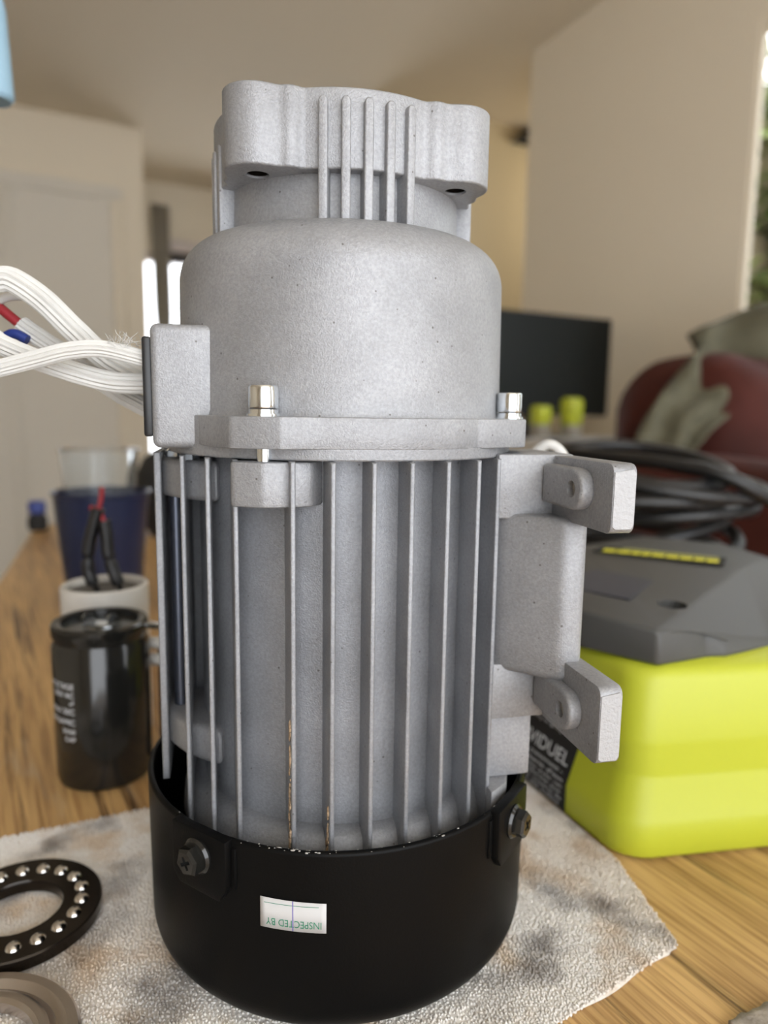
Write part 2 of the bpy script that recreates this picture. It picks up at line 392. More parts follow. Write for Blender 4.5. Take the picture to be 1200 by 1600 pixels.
cu = pyd('curtain', v, f, CURT, smooth=80); sm = cu.modifiers.new('s', 'SOLIDIFY'); sm.thickness = 0.004
tag(cu, 'narrow dark curtain hanging at the bright end window', 'curtain')
# right window
wn = struct(empty('window_2', W(1.77, 0.4, -0.15)))
for nm, a in (('frame_rail', (1.728, 1.748, -0.55, 1.135, 1.21, 1.25)), ('frame_rail', (1.728, 1.748, -0.55, 1.135, -0.15, -0.11)), ('frame_stile', (1.728, 1.748, 1.125, 1.135, -0.11, 1.21)), ('frame_stile', (1.728, 1.748, -0.55, -0.51, -0.11, 1.21))):
    rpart(nm, *a, WALL, wn)
rpart('pane', 1.738, 1.741, -0.51, 1.125, -0.11, 1.21, GLASS, wn)
# black wedge drawn for the dark gap under the ceiling at back wall
o = prism('dark_gap_wedge', [(0, 0), (0.10, 0), (0.10, 0.075)], 0, 0.05, BLACKM, M4=Matrix.Translation(W(2.085, 2.64, 1.475)) @ RM @ Matrix(((1, 0, 0, 0), (0, 0, 1, 0), (0, 1, 0, 0), (0, 0, 0, 1))))
tag(o, 'small dark triangular wedge drawn for a gap high on the back wall', 'vent')
# shrub outside the right window
sh = empty('garden_shrub', W(3.2, 0.5, ZF)); tag(sh, 'leafy green shrub outside the right-hand window', 'shrub')
N = 16000; rs = np.random.RandomState(3); v = []; f = []
for i in range(N):
    c = Vector((rs.uniform(-0.35, 0.5), rs.uniform(-1.6, 2.2), rs.uniform(0.1, 2.6)))
    a = Vector(rs.normal(size=3)).normalized()*0.075; b_ = a.orthogonal().normalized()*0.034
    k = len(v); v += [c-a, c-b_, c+a, c+b_]; f.append((k, k+1, k+2, k+3))
me = bpy.data.meshes.new('foliage'); me.from_pydata([tuple(RM.to_3x3() @ p) for p in v], [], f)
o = link('foliage', me, LEAF, sh, smooth=0); o['kind'] = 'stuff'
bm = bmesh.new()
for i in range(5): add_tube(bm, [RM.to_3x3() @ Vector((0.1, -1.4+0.8*i, 0)), RM.to_3x3() @ Vector((0.05, -1.35+0.8*i, 1.2)), RM.to_3x3() @ Vector((0.1, -1.3+0.8*i, 2.2))], 0.03, 8)
from_bm('stem', bm, mat('bark', (0.10, 0.07, 0.045), 0.9), sh)

# ------------------------------------------------------------------ table
TROT = radians(21)   # left edge runs 21 degrees to the left of the view
tb = empty('wooden_table', (0, 0, ZF), TROT); tag(tb, 'oak-grained wooden table under the motor and towel', 'table')
Rt = Matrix.Rotation(-TROT, 4, 'Z')
c0 = Rt @ Vector((-0.4355, 0.547, 0)); cfar = Rt @ Vector((-0.561, 0.90, 0))
xl, yf = c0.x-0.004, cfar.y
top_z = TZ-ZF
box('table_top', ((xl+xl+0.70)/2, (yf-0.55)/2, top_z-0.015), (0.70, yf+0.55, 0.03), WOOD, tb, bw=0.004)
for sx in (xl+0.06, xl+0.64):
    for sy in (-0.49, yf-0.06): box('leg', (sx, sy, (top_z-0.03)/2), (0.06, 0.06, top_z-0.03), WOOD, tb, bw=0.004)
for sx in (xl+0.06, xl+0.64): box('apron', (sx, (yf-0.55)/2, top_z-0.07), (0.02, yf+0.37, 0.08), WOOD, tb)

# ------------------------------------------------------------------ towel
A, B, Cc, D = Vector((0.1095, -0.0245)), Vector((0.087, 0.150)), Vector((-0.27, -0.013)), Vector((-0.135, -0.19))
def tw_xy(s, t):
    p = (A*(1-s)+D*s)*(1-t)+(B*(1-s)+Cc*s)*t
    q = p-Vector((0.1045, 0.0225)); nl = Vector((-0.918, -0.396))
    if q.dot(Vector((-0.396, 0.918))) > -0.004:      # the cloth is bunched up against the battery pack
        dd = q.dot(nl)
        if dd < 0.0012: p = p+nl*(0.0012-dd)
    return p
def tw_z(x, y):
    h = noise.noise(Vector((x*14, y*14, 0.3)))*0.0005+noise.noise(Vector((x*45, y*45, 2.3)))*0.0003
    r = hypot(x+0.0157, y)
    return -0.0016+h*(1 if r > 0.07 else 0.2)
tw = empty('terry_towel', (-0.05, -0.02, TZ)); tag(tw, 'stained grey-white terry towel lying under the motor', 'towel')
v = []; f = []; NG = 90
def edge_in(s, t):
    wob = 0.012*noise.noise(Vector((s*6, t*6, 5)))
    return s, t
for i in range(NG+1):
    for j in range(NG+1):
        s, t = i/NG, j/NG
        p = tw_xy(s, t)
        e = min(s, 1-s, t, 1-t)
        # gentle wobble of the hem
        wx = 0.0022*noise.noise(Vector((p.x*40, p.y*40, 9)))
        p = p+Vector((wx, -wx*0.7))
        if s < 0.02 and t < 0.02: p += (tw_xy(0.5, 0.5)-p)*0.012
        z = tw_z(p.x, p.y) if 0 < i < NG and 0 < j < NG else TZ+0.0003
        v.append((p.x+0.05, p.y+0.02, z-TZ))
for i in range(NG):
    for j in range(NG): k = i*(NG+1)+j; f.append((k, k+1, k+NG+2, k+NG+1))
ck = pyd('cloth', v, f, TOWEL, tw, smooth=80)
# terry loops: one little curled lump per loop
rs = np.random.RandomState(11); verts = []; faces = []; pitch = 0.00112
OC = np.array([[1, 0, 0], [-1, 0, 0], [0, 1, 0], [0, -1, 0], [0, 0, 1.0], [0, 0, -1]])
OF = [(0, 2, 4), (2, 1, 4), (1, 3, 4), (3, 0, 4), (2, 0, 5), (1, 2, 5), (3, 1, 5), (0, 3, 5)]
LA, LB = (D-A).length, (B-A).length
for i in range(int(LA/pitch)):
    for j in range(int(LB/pitch)):
        s = (i+rs.uniform(-.35, .35))*pitch/LA; t = (j+rs.uniform(-.35, .35)+0.5*(i % 2))*pitch/LB
        if not (0.0015 < s < 0.9985 and 0.0015 < t < 0.9985): continue
        p = tw_xy(s, t)
        if hypot(p.x+0.0157, p.y) < 0.054 or p.x < -0.185 or p.y < -0.125: continue
        hz = tw_z(p.x, p.y)
        a = rs.uniform(0, 2*pi); lr, sr, hh = rs.uniform(.0006, .00085), rs.uniform(.0005, .0007), rs.uniform(.0005, .0010)
        if hypot(p.x+0.0157, p.y) < 0.066: hh *= 0.55
        ca, sa_ = cos(a), sin(a)
        q = OC*np.array([lr, sr, hh]); tl = rs.uniform(-.5, .5)
        x = q[:, 0]+q[:, 2]*tl; y = q[:, 1]+q[:, 2]*rs.uniform(-.5, .5)
        k = len(verts)
        X = p.x+0.05+x*ca-y*sa_; Y = p.y+0.02+x*sa_+y*ca; Z = hz-TZ+q[:, 2]+0.0002
        verts += list(zip(X, Y, Z)); faces += [(k+a_, k+b_, k+c_) for a_, b_, c_ in OF]
me = bpy.data.meshes.new('terry_loops'); me.from_pydata(verts, [], faces)
o = link('terry_loops', me, TOWEL, tw, smooth=180); o['kind'] = 'stuff'

# ------------------------------------------------------------------ the motor
MX = -0.0157; PHI = radians(13)
mo = empty('electric_motor', (MX, 0, 0)); tag(mo, 'cast aluminium electric motor with vertical cooling fins standing on black fan cover', 'motor')
def SA(s, a): return (s*cos(PHI)+a*sin(PHI), s*sin(PHI)-a*cos(PHI))
def SAM(): return Matrix(((cos(PHI), sin(PHI), 0, 0), (sin(PHI), -cos(PHI), 0, 0), (0, 0, 1, 0), (0, 0, 0, 1)))
def rad(th): return Vector((sin(radians(th)), -cos(radians(th)), 0))
# --- fan cover
prof = [(0, 0.0006), (0.054, 0.0006)] + arc(0.0572, 0.0125, 0.0125, -90, 0, 10)[0:0] + [(0.0575, 0.0)] + arc(0.0585, 0.0110, 0.0110, -80, 0, 9) + [(0.0700, 0.0610)] + arc(0.0689, 0.0612, 0.0011, 0, 180, 6) + [(0.0676, 0.012), (0.058, 0.004), (0, 0.004)]
fc = lathe('fan_cover', prof, BLACKP, mo, seg=128, smooth=40)
fc['label'] = 'black painted steel fan cover'
for th in (-33, 57, 147, 237):
    n = rad(th); tt = Vector((cos(radians(th)), sin(radians(th)), 0))
    Mp = Matrix(((tt.x, 0, n.x, 0), (tt.y, 0, n.y, 0), (0, 1, 0, 0), (0, 0, 0, 1)))
    pad = [(-0.0115, 0.047), (-0.0085, 0.0425), (0.0085, 0.0425), (0.0115, 0.046), (0.0115, 0.0625), (-0.0115, 0.0625)]
    if th < 0: pad = [(-x*1.0, y) for x, y in pad][::-1]
    prism('screw_pad', pad, 0.0680, 0.0716, BLACKP, fc, bw=0.0006, M4=Mp)
    sx = 0.0122 if th < 0 else -0.0122
    box('pad_dark_strip', (sx, 0.0535, 0.0688), (0.0022, 0.013, 0.0012), BLACKV, fc, bw=0.0004, M4=Mp)  # raised dark strip; a slot's shade is put into its colour
    bm = bmesh.new(); add_lathe(bm, [(0, 0.0716), (0.0056, 0.0716), (0.0056, 0.0722), (0.0049, 0.0730), (0, 0.0730)], 40, M4=Mp @ Matrix.Translation((0, 0.0545, 0)))
    sc = from_bm('screw_washer', bm, BLACKG, fc)
    bm = bmesh.new(); add_lathe(bm, [(0, 0.0728), (0.0045, 0.0728), (0.0045, 0.0758), (0.0036, 0.0766), (0.0, 0.0766)], 6, M4=Mp @ Matrix.Translation((0, 0.0545, 0)) @ Matrix.Rotation(0.3, 4, 'Z'))
    sc = from_bm('cover_screw', bm, BLACKG, fc, smooth=20)
    cs = []
    for r_ in (0, pi/2):
        cs.append(box('c', (0, 0, 0.0765), (0.0042, 0.0011, 0.003), None, mo, M4=Mp @ Matrix.Translation((0, 0.0545, 0)) @ Matrix.Rotation(r_+0.5, 4, 'Z')))
    cut(sc, cs)
bm = bmesh.new(); rr = random.Random(9)
for k in range(46):
    th = (rr.gauss(-8, 9) if k < 26 else rr.uniform(-45, 60))
    p = rad(th)*rr.uniform(0.0683, 0.0699); r = 0.00010+0.00035*rr.random()**2.5
    bmesh.ops.create_icosphere(bm, subdivisions=1, radius=r, matrix=Matrix.Translation((p.x, p.y, 0.0622)) @ Matrix.Rotation(radians(th), 4, 'Z') @ Matrix.Diagonal((rr.uniform(1, 3), 1, 0.5, 1)))
o = from_bm('paint_chips', bm, mat('bare_steel_chips', (0.42, 0.41, 0.39), 0.6), fc, smooth=180); o['kind'] = 'stuff'
# --- stator housing with parallel cooling fins
prof = [(0, 0.046), (0.058, 0.046), (0.0575, 0.0525), (0.0548, 0.0575), (0.0520, 0.0590), (0.0500, 0.0592), (0.0500, 0.1748), (0, 0.1748)]
st = lathe('stator_housing', prof, ALUS, mo, seg=128)
FINS = [-0.0630, -0.0543, -0.0466, -0.0388, -0.0233, -0.0124, -0.0010, 0.0102, 0.0220, 0.0335, 0.0428]
for s in FINS:
    at = sqrt(0.0622**2-s*s) if abs(s) < 0.056 else 0.012
    ar = sqrt(0.0470**2-s*s) if abs(s) < 0.0465 else -0.022
    if abs(s+0.0466) < 1e-6: ar = 0.0
    wt, wr = 0.00075, (0.0012 if abs(s) < 0.05 else 0.0010)
    if s < -0.06: wt = 0.0012
    zb = 0.0500 if s > -0.06 else 0.0600
    poly = [SA(s-wr, ar), SA(s+wr, ar), SA(s+wt, at), SA(s-wt, at)]
    bm = bmesh.new(); add_prism(bm, poly, zb, 0.1738); bmesh.ops.recalc_face_normals(bm, faces=bm.faces)
    es = [e for e in bm.edges if all(abs(Vector((v_.co.x, v_.co.y)).dot(Vector(SA(0, 1)))-at) < 1e-5 for v_ in e.verts)]
    bmesh.ops.bevel(bm, geom=es, offset=0.00055, segments=3, profile=0.5, affect='EDGES', clamp_overlap=True)
    from_bm('cooling_fin', bm, ALUS, st)
prism('base_ledge', [SA(*q) for q in ((0.0425, 0.030), (0.0425, 0.0495), (0.0500, 0.0440), (0.0545, 0.0340), (0.0480, 0.022))], 0.052, 0.0640, ALU, st, bw=0.0006)
# dried mud caught beside two fins
for s, zs in ((-0.0233, (0.056, 0.098)), (-0.0124, (0.055, 0.071))):
    bm = bmesh.new(); rs2 = random.Random(int(s*-1e5)); at = sqrt(0.0622**2-s*s)
    for k in range(int((zs[1]-zs[0])*1500)):
        z = zs[0]+(zs[1]-zs[0])*rs2.random()**1.8
        a = at-rs2.uniform(0.0003, 0.0045*(1-(z-zs[0])/(zs[1]-zs[0])*0.7)); r = rs2.uniform(0.0003, 0.0008)
        x, y = SA(s-0.0010, a)
        bmesh.ops.create_icosphere(bm, subdivisions=1, radius=r, matrix=Matrix.Translation((x, y, z)) @ Matrix.Diagonal((0.6, 1, rs2.uniform(1.2, 3), 1)))
    o = from_bm('dried_mud', bm, DIRT, st, smooth=180); o['kind'] = 'stuff'; o['label'] = 'tan dried mud along a fin'
# bolt lugs on the housing
def sa_prism_(name, poly, z0, z1, par): return prism(name, [SA(*p) for p in poly], z0, z1, ALUS, par, bw=0.0006)
def polar(th, t, r):
    n = rad(th); tt = Vector((cos(radians(th)), sin(radians(th)), 0)); p = n*r+tt*t; return (p.x, p.y)
for th in (-18, 72, 162, 252):
    P = [(-0.0095, 0.044), (-0.0095, 0.0625), (-0.0080, 0.0636), (0.0015, 0.0634), (0.0065, 0.0600), (0.0125, 0.0545), (0.0135, 0.044)]
    if th == 72: continue
    prism('bolt_lug', [polar(th, a, b_) for a, b_ in P], 0.1605, 0.1735, ALU, st, bw=0.001, ang=25)
prism('bolt_lug', [SA(-0.0630, -0.012), SA(-0.0630, 0.006), SA(-0.056, 0.0185), SA(-0.044, 0.0295), SA(-0.040, 0.01), SA(-0.042, -0.012)], 0.1590, 0.1718, ALU, st, bw=0.0018, seg=3)
prism('lower_lug', [SA(-0.0630, -0.012), SA(-0.0630, 0.006), SA(-0.056, 0.0185), SA(-0.044, 0.0295), SA(-0.040, 0.01), SA(-0.042, -0.012)], 0.0710, 0.0835, ALU, st, bw=0.0025, seg=3)
sa_prism_('side_wall', [(-0.0625, -0.026), (-0.0625, -0.020), (-0.052, -0.018), (-0.030, -0.012), (-0.030, -0.026)], 0.066, 0.1735, st)
x, y = SA(-0.0580, 0.002)
lathe('tie_rod', [(0, 0.075), (0.0022, 0.075), (0.0022, 0.168), (0, 0.168)], mat('dark_rod', (0.10, 0.11, 0.14), 0.35, 0.8), st, seg=20, M4=Matrix.Translation((x, y, 0)))
x2, y2 = SA(-0.0525, 0.0165)
for (xx, yy) in ((x, y), (x2, y2)):
    lathe('stud_nut', [(0, 0.1715), (0.0032, 0.1715), (0.0032, 0.1738), (0.0020, 0.1746), (0, 0.1746)], ZINC, st, seg=6, M4=Matrix.Translation((xx, yy, 0)))
# mounting web, terminal block and two feet on the right
SAm = SAM()
def sa_prism(name, poly, z0, z1, m, parent, **k): return prism(name, [SA(*p) for p in poly], z0, z1, m, parent, **k)
sa_prism('foot_web', [(0.0430, 0.010), (0.0430, 0.0440), (0.0690, 0.0440), (0.0690, 0.010)], 0.1545, 0.1752, ALU, st, bw=0.0008)
sa_prism('foot_web', [(0.0430, 0.010), (0.0430, 0.0440), (0.0690, 0.0440), (0.0690, 0.010)], 0.0868, 0.1060, ALU, st, bw=0.0008)
sa_prism('foot_web', [(0.0430, 0.006), (0.0430, 0.0400), (0.0600, 0.0400), (0.0600, 0.006)], 0.0640, 0.0872, ALU, st, bw=0.0008)
sa_prism('terminal_block', [(0.040, 0.01), (0.0445, 0.0415), (0.0475, 0.0450), (0.0605, 0.0580), (0.0680, 0.0580), (0.0690, 0.050), (0.0690, 0.01)], 0.1035, 0.1560, ALU, st, bw=0.0028, seg=4, ang=25)
for zc, hi, lo in ((0.1652, 0.1748, 0.1550), (0.0985, 0.1105, 0.0868)):
    # foot outline in the (a, z) plane, extruded along s
    r = 0.0028
    ends = [(0.040, lo), (0.0800-0.0008, lo)]
    pl = [(0.040, lo)] + arc(0.0800-r, lo+r, r, -90, 0, 4) + arc(0.0800-r, hi-r, r, 0, 90, 4) + [(0.040, hi)]
    Mf = SAm @ Matrix(((0, 0, 1, 0), (1, 0, 0, 0), (0, 1, 0, 0), (0, 0, 0, 1)))
    ft = prism('mounting_foot', pl, 0.0620, 0.0692, ALU, st, bw=0.0004, seg=2, M4=Mf)
    hz = zc+0.001 if zc > 0.12 else zc-0.0005; hw = 0.0062; ha = 0.0640
    bp = [(0.0445, hz-hw)] + arc(ha, hz, hw, -90, 90, 12) + [(0.0445, hz+hw)]
    bs = prism('foot_boss', bp, 0.0578, 0.0625, ALU, st, bw=0.0012, seg=3, M4=Mf)
    for part in (ft, bs):
        cut(part, [lathe('c', [(0, 0.05), (0.0025, 0.05), (0.0025, 0.08), (0, 0.08)], None, mo, seg=24, M4=Mf @ Matrix.Translation((ha, hz, 0)))])
    bm = bmesh.new()
    for k in range(5): add_lathe(bm, [(0.0026, 0.0595+k*0.0012), (0.0021, 0.0601+k*0.0012), (0.0026, 0.0607+k*0.0012), (0.0029, 0.0601+k*0.0012)], 24, True, M4=Mf @ Matrix.Translation((ha, hz, 0)))
    from_bm('hole_thread', bm, ALU2, st)
    # machined end face, a skin just proud of the casting
    ep = [(-0.0036+0.0012, lo+0.0016), (0.0036-0.0012, lo+0.0016), (0.0036-0.0004, lo+0.0028), (0.0036-0.0004, hi-0.0028), (0.0036-0.0012, hi-0.0016), (-0.0036+0.0003, hi-0.0024), (-0.0036+0.0003, lo+0.0024)]
    prism('machined_pad', ep, 0.0798, 0.08025, ALU2, st, M4=SAm @ Matrix(((1, 0, 0, 0.0656), (0, 0, 1, 0), (0, 1, 0, 0), (0, 0, 0, 1))))
# --- upper end bell: flange with four lugs, dome
lug = [(-0.0400, -0.0440), (-0.0385, -0.0470), (-0.0275, -0.0605), (-0.0262, -0.0612), (-0.0127, -0.0632), (-0.0060, -0.0607)]
poly = []
for q in range(4):
    ang = radians(90*q); ca, sa_ = cos(ang), sin(ang)
    poly += [(x_*ca-y_*sa_, x_*sa_+y_*ca) for x_, y_ in lug]
    a0 = atan2(lug[-1][0], -lug[-1][1]); a1 = atan2(lug[0][0], -lug[0][1])+pi/2
    for k in range(1, 9):
        a = a0+(a1-a0)*k/9+ang; poly.append((0.0600*sin(a), -0.0600*cos(a)))
eb = prism('end_bell_flange', poly, 0.1772, 0.1862, ALU, mo, bw=0.0005, ang=20)
lathe('flange_spigot', [(0, 0.1740), (0.0594, 0.1740), (0.0597, 0.1744), (0.0597, 0.1775), (0, 0.1775)], ALU, eb, seg=128)
prof = [(0.0562, 0.1858), (0.0560, 0.1866), (0.0557, 0.1880), (0.0552, 0.2285)] + arc(0.0410, 0.2290, 0.0142, 0, 90, 14) + [(0, 0.2432)]
dm = lathe('dome', [(0, 0.1858)]+prof, ALU, mo, seg=160)
for th in (-18, 72, 162, 252):
    n = rad(th)*0.0598; Mb = Matrix.Translation((n.x, n.y, 0))
    b = lathe('flange_bolt', [(0, 0.1884), (0.0041, 0.1884), (0.00425, 0.1888), (0.00425, 0.1942), (0.0039, 0.1947), (0.0024, 0.1947), (0.0022, 0.1925), (0, 0.1925)], ZINC, mo, seg=40, M4=Mb)
    lathe('washer', [(0, 0.1862), (0.0048, 0.1862), (0.0048, 0.1869), (0, 0.1869)], ZINC, b, seg=40, M4=Mb)
    lathe('spring_washer', [(0, 0.1869), (0.0042, 0.1869), (0.0042, 0.1881), (0, 0.1881)], ZINC, b, seg=40, M4=Mb)
    if th != 72: lathe('bolt_shank', [(0, 0.1728), (0.0021, 0.1728), (0.0021, 0.180), (0, 0.180)], ZINC, b, seg=20, M4=Mb)
# --- neck and head with four bolt bosses and groups of ribs
nk = lathe('neck', [(0, 0.241), (0.0402, 0.2415), (0.0394, 0.2440), (0.0390, 0.2600), (0, 0.2600)], ALU, mo, seg=128)
HC = 12.8
def headpoly():
    out = []
    for q in range(4):
        c = HC-45+90*q
        # boss (round nose), shoulder bulge, waist, then the barrel arc
        P = []
        for dth, r in ((-21.5, 0.0432), (-20.2, 0.0435), (-19, 0.0444), (-17.8, 0.0454), (-16.4, 0.0461), (-15, 0.0464), (-13.5, 0.0466), (-12, 0.0473)):
            P.append((dth, r))
        bc, br = 0.0435, 0.0098
        for k in range(13):
            a = radians(-60+120*k/12); x_, y_ = bc+br*cos(a), br*sin(a)
            P.append((math.degrees(atan2(y_, x_)), hypot(x_, y_)))
        for dth, r in ((12, 0.0473), (13.5, 0.0466), (15, 0.0464), (16.4, 0.0461), (17.8, 0.0454), (19, 0.0444), (20.2, 0.0435), (21.5, 0.0432)): P.append((dth, r))
        P.sort()
        out += [(r*sin(radians(c+d_)), -r*cos(radians(c+d_))) for d_, r in P]
        for k in range(1, 9):
            a = c+21.5+47*k/9; out.append((0.0432*sin(radians(a)), -0.0432*cos(radians(a))))
    return out
hd = prism('mounting_head', headpoly(), 0.2566, 0.2786, ALU, mo, bw=0.0007, seg=3, ang=50)
cs = []
for q in range(4):
    n = rad(HC-45+90*q)*0.0432
    cs.append(lathe('c', [(0, 0.24), (0.0034, 0.24), (0.0034, 0.2735), (0, 0.2735)], None, mo, seg=24, M4=Matrix.Translation((n.x, n.y, 0))))
cs.append(lathe('c', [(0, 0.268), (0.030, 0.268), (0.030, 0.30), (0, 0.30)], None, mo, seg=64))
cut(hd, cs)
for q in range(4):
    n = rad(HC-45+90*q)*0.0432
    lathe('dark_hole_liner', [(0.00338, 0.2572), (0.00290, 0.2572), (0.00290, 0.2738), (0.00338, 0.2738)], BLUED, hd, seg=24, closed=True, M4=Matrix.Translation((n.x, n.y, 0)))  # added dark liner; the bolt hole's shade is put into its colour
    lathe('dark_hole_cap', [(0, 0.2700), (0.0029, 0.2700), (0.0029, 0.2712), (0, 0.2712)], BLUED, hd, seg=24, M4=Matrix.Translation((n.x, n.y, 0)))  # added dark cap that deepens the same painted hole shade
def rib(th, r0, r1, z0, z1, hw):
    n = rad(th); tt = Vector((cos(radians(th)), sin(radians(th)), 0))
    Mp = Matrix(((tt.x, 0, n.x, 0), (tt.y, 0, n.y, 0), (0, 1, 0, 0), (0, 0, 0, 1)))
    pl = [(-hw, z0), (hw, z0), (hw, z1-hw)] + [(hw*cos(a), z1-hw+hw*sin(a)) for a in (pi/4, pi/2, 3*pi/4)] + [(-hw, z1-hw)]
    prism('cooling_rib', pl, r0, r1, ALU, nk, bw=0.0007, seg=3, M4=Mp)
for k in range(5): rib(HC+(k-2)*8.4, 0.0375, 0.0452, 0.2405, 0.2757, 0.00135)
for g in (-90, 90):
    for k in range(5): rib(HC+g+(k-2)*8.4, 0.0375, 0.0440, 0.2405, 0.2700 if g < 0 else 0.262, 0.00135)
# --- cable box on the left with its gasket
cb = sa_prism('cable_box', [(-0.0625, -0.012), (-0.0625, 0.0320), (-0.030, 0.0320), (-0.030, -0.012)], 0.1762, 0.2128, ALU, mo, bw=0.0022, seg=4)
sa_prism('gasket', [(-0.0650, -0.009), (-0.0650, 0.0302), (-0.0622, 0.0302), (-0.0622, -0.009)], 0.1795, 0.2090, RUBBER, cb, bw=0.0008)
# --- cables in white braided sleeves leaving the box
def L(pts): return [(p[0]-MX, p[1], p[2]) for p in pts]
def cable(pts, r, ends=()):
    s = tube('cable_sleeve', L(pts), r, SLEEVE, mo, seg=30, n=10, ridges=1, smooth=25); return s
cA = cable([(-0.1235, -0.024, 0.2278), (-0.1192, -0.0235, 0.2276), (-0.1103, -0.023, 0.2217), (-0.1004, -0.022, 0.2118), (-0.0894, -0.0215, 0.2020), (-0.0740, -0.021, 0.1945)], 0.0040)
cB = cable([(-0.1234, -0.012, 0.2151), (-0.1178, -0.012, 0.2112), (-0.1094, -0.012, 0.2060), (-0.0987, -0.013, 0.2010), (-0.0750, -0.016, 0.1945)], 0.0033)
cC = cable([(-0.150, -0.026, 0.2240), (-0.1260, -0.030, 0.2108), (-0.1203, -0.031, 0.2070), (-0.1085, -0.032, 0.2023), (-0.0967, -0.032, 0.1985), (-0.0848, -0.032, 0.1958), (-0.0725, -0.032, 0.1957)], 0.0033)
cD = cable([(-0.150, -0.044, 0.1910), (-0.1300, -0.043, 0.1960), (-0.1153, -0.042, 0.1992), (-0.1037, -0.042, 0.2022), (-0.0940, -0.042, 0.2046), (-0.0845, -0.041, 0.2052), (-0.0720, -0.039, 0.2024)], 0.0026)
cE = cable([(-0.110, -0.006, 0.2020), (-0.0975, -0.010, 0.1965), (-0.0899, -0.012, 0.1922), (-0.0750, -0.018, 0.1855)], 0.0032)
cG = cable([(-0.150, -0.044, 0.2000), (-0.1330, -0.040, 0.1975), (-0.1285, -0.040, 0.1870), (-0.1335, -0.040, 0.1760), (-0.150, -0.042, 0.1700)], 0.0038)
tube('wire', L([(-0.160, -0.014, 0.240), (-0.1363, -0.012, 0.2262), (-0.1302, -0.012, 0.2207), (-0.1220, -0.012, 0.2140)]), 0.0017, REDW, cB, seg=12)
tube('wire', L([(-0.150, -0.012, 0.214), (-0.1345, -0.0125, 0.2208), (-0.1300, -0.0125, 0.2230), (-0.1252, -0.013, 0.2243), (-0.1192, -0.014, 0.2236), (-0.1140, -0.016, 0.2200)]), 0.0014, SLEEVE, cB, seg=12)
tube('wire', L([(-0.145, -0.022, 0.2245), (-0.130, -0.0235, 0.2290), (-0.122, -0.0238, 0.2277)]), 0.0022, SLEEVE, cA, seg=12)
tube('wire', L([(-0.145, -0.022, 0.2200), (-0.130, -0.0235, 0.2258), (-0.122, -0.0238, 0.2268)]), 0.0016, REDW, cA, seg=12)
tube('wire', L([(-0.1290, -0.016, 0.2093), (-0.1240, -0.016, 0.2118), (-0.1195, -0.016, 0.2098)]), 0.0017, BLUEW, cC, seg=12)
# frayed yarn where the sleeves enter
bm = bmesh.new(); rr = random.Random(5)
for k in range(70):
    p = Vector((-0.0790-MX+rr.uniform(-0.004, 0.004), -0.040+rr.uniform(-0.004, 0.004), 0.2065+rr.uniform(-0.001, 0.001)))
    q = p+Vector((rr.uniform(-.003, .003), rr.uniform(-.002, .002), rr.uniform(0.0, .004))); m_ = (p+q)/2+Vector((rr.uniform(-.001, .001), 0, rr.uniform(-.001, .001)))
    add_tube(bm, [p, m_, q], 0.00007, 3)
o = from_bm('frayed_yarn', bm, SLEEVE, cD); o['kind'] = 'stuff'
# --- inspection sticker, upside down on the fan cover
th0, th1, zt, zb = -15.6, 0.6, 0.0471, 0.0375; v = []; f = []
RS = 0.0702
for i in range(13):
    t = i/12; th = th0+(th1-th0)*t
    for z in (zt-0.0004*t, zb-0.0002*(t)): p = rad(th)*RS; v.append((p.x, p.y, z))
for i in range(12): f.append((2*i, 2*i+1, 2*i+3, 2*i+2))
stk = pyd('inspection_sticker', v, f, PAPER, mo); sm = stk.modifiers.new('s', 'SOLIDIFY'); sm.thickness = 0.0001; sm.offset = 0
stk['label'] = 'white paper sticker printed INSPECTED BY, upside down'
def wrap(me, fx, m, name, parent):
    for vv in me.vertices: vv.co = fx(vv.co.x, vv.co.y)
    return link(name, me, m, parent, smooth=0)
tm = text_mesh('INSPECTED BY', 0.0034); wd = max(vv.co.x for vv in tm.vertices)
sx = 0.0168/wd
wrap(tm, lambda x_, y_: rad(th1-1.0-math.degrees(x_*sx/RS))*(RS+0.00012)+Vector((0, 0, zb+0.0009+0.0024-y_*0.95)), GREEN, 'printed_lettering', stk)
def strip(thA, thB, zA, zB, m, nm):
    v = []; f = []; n = 10
    for i in range(n+1):
        p = rad(thA+(thB-thA)*i/n)*(RS+0.00012); v += [(p.x, p.y, zA), (p.x, p.y, zB)]
    for i in range(n): f.append((2*i, 2*i+1, 2*i+3, 2*i+2))
    pyd(nm, v, f, m, stk)
strip(-14.6, -1.2, 0.04545, 0.04562, GREEN, 'printed_rule')
strip(-7.55, -7.3, zb, zt-0.0001, BLUEINK, 'pen_line')

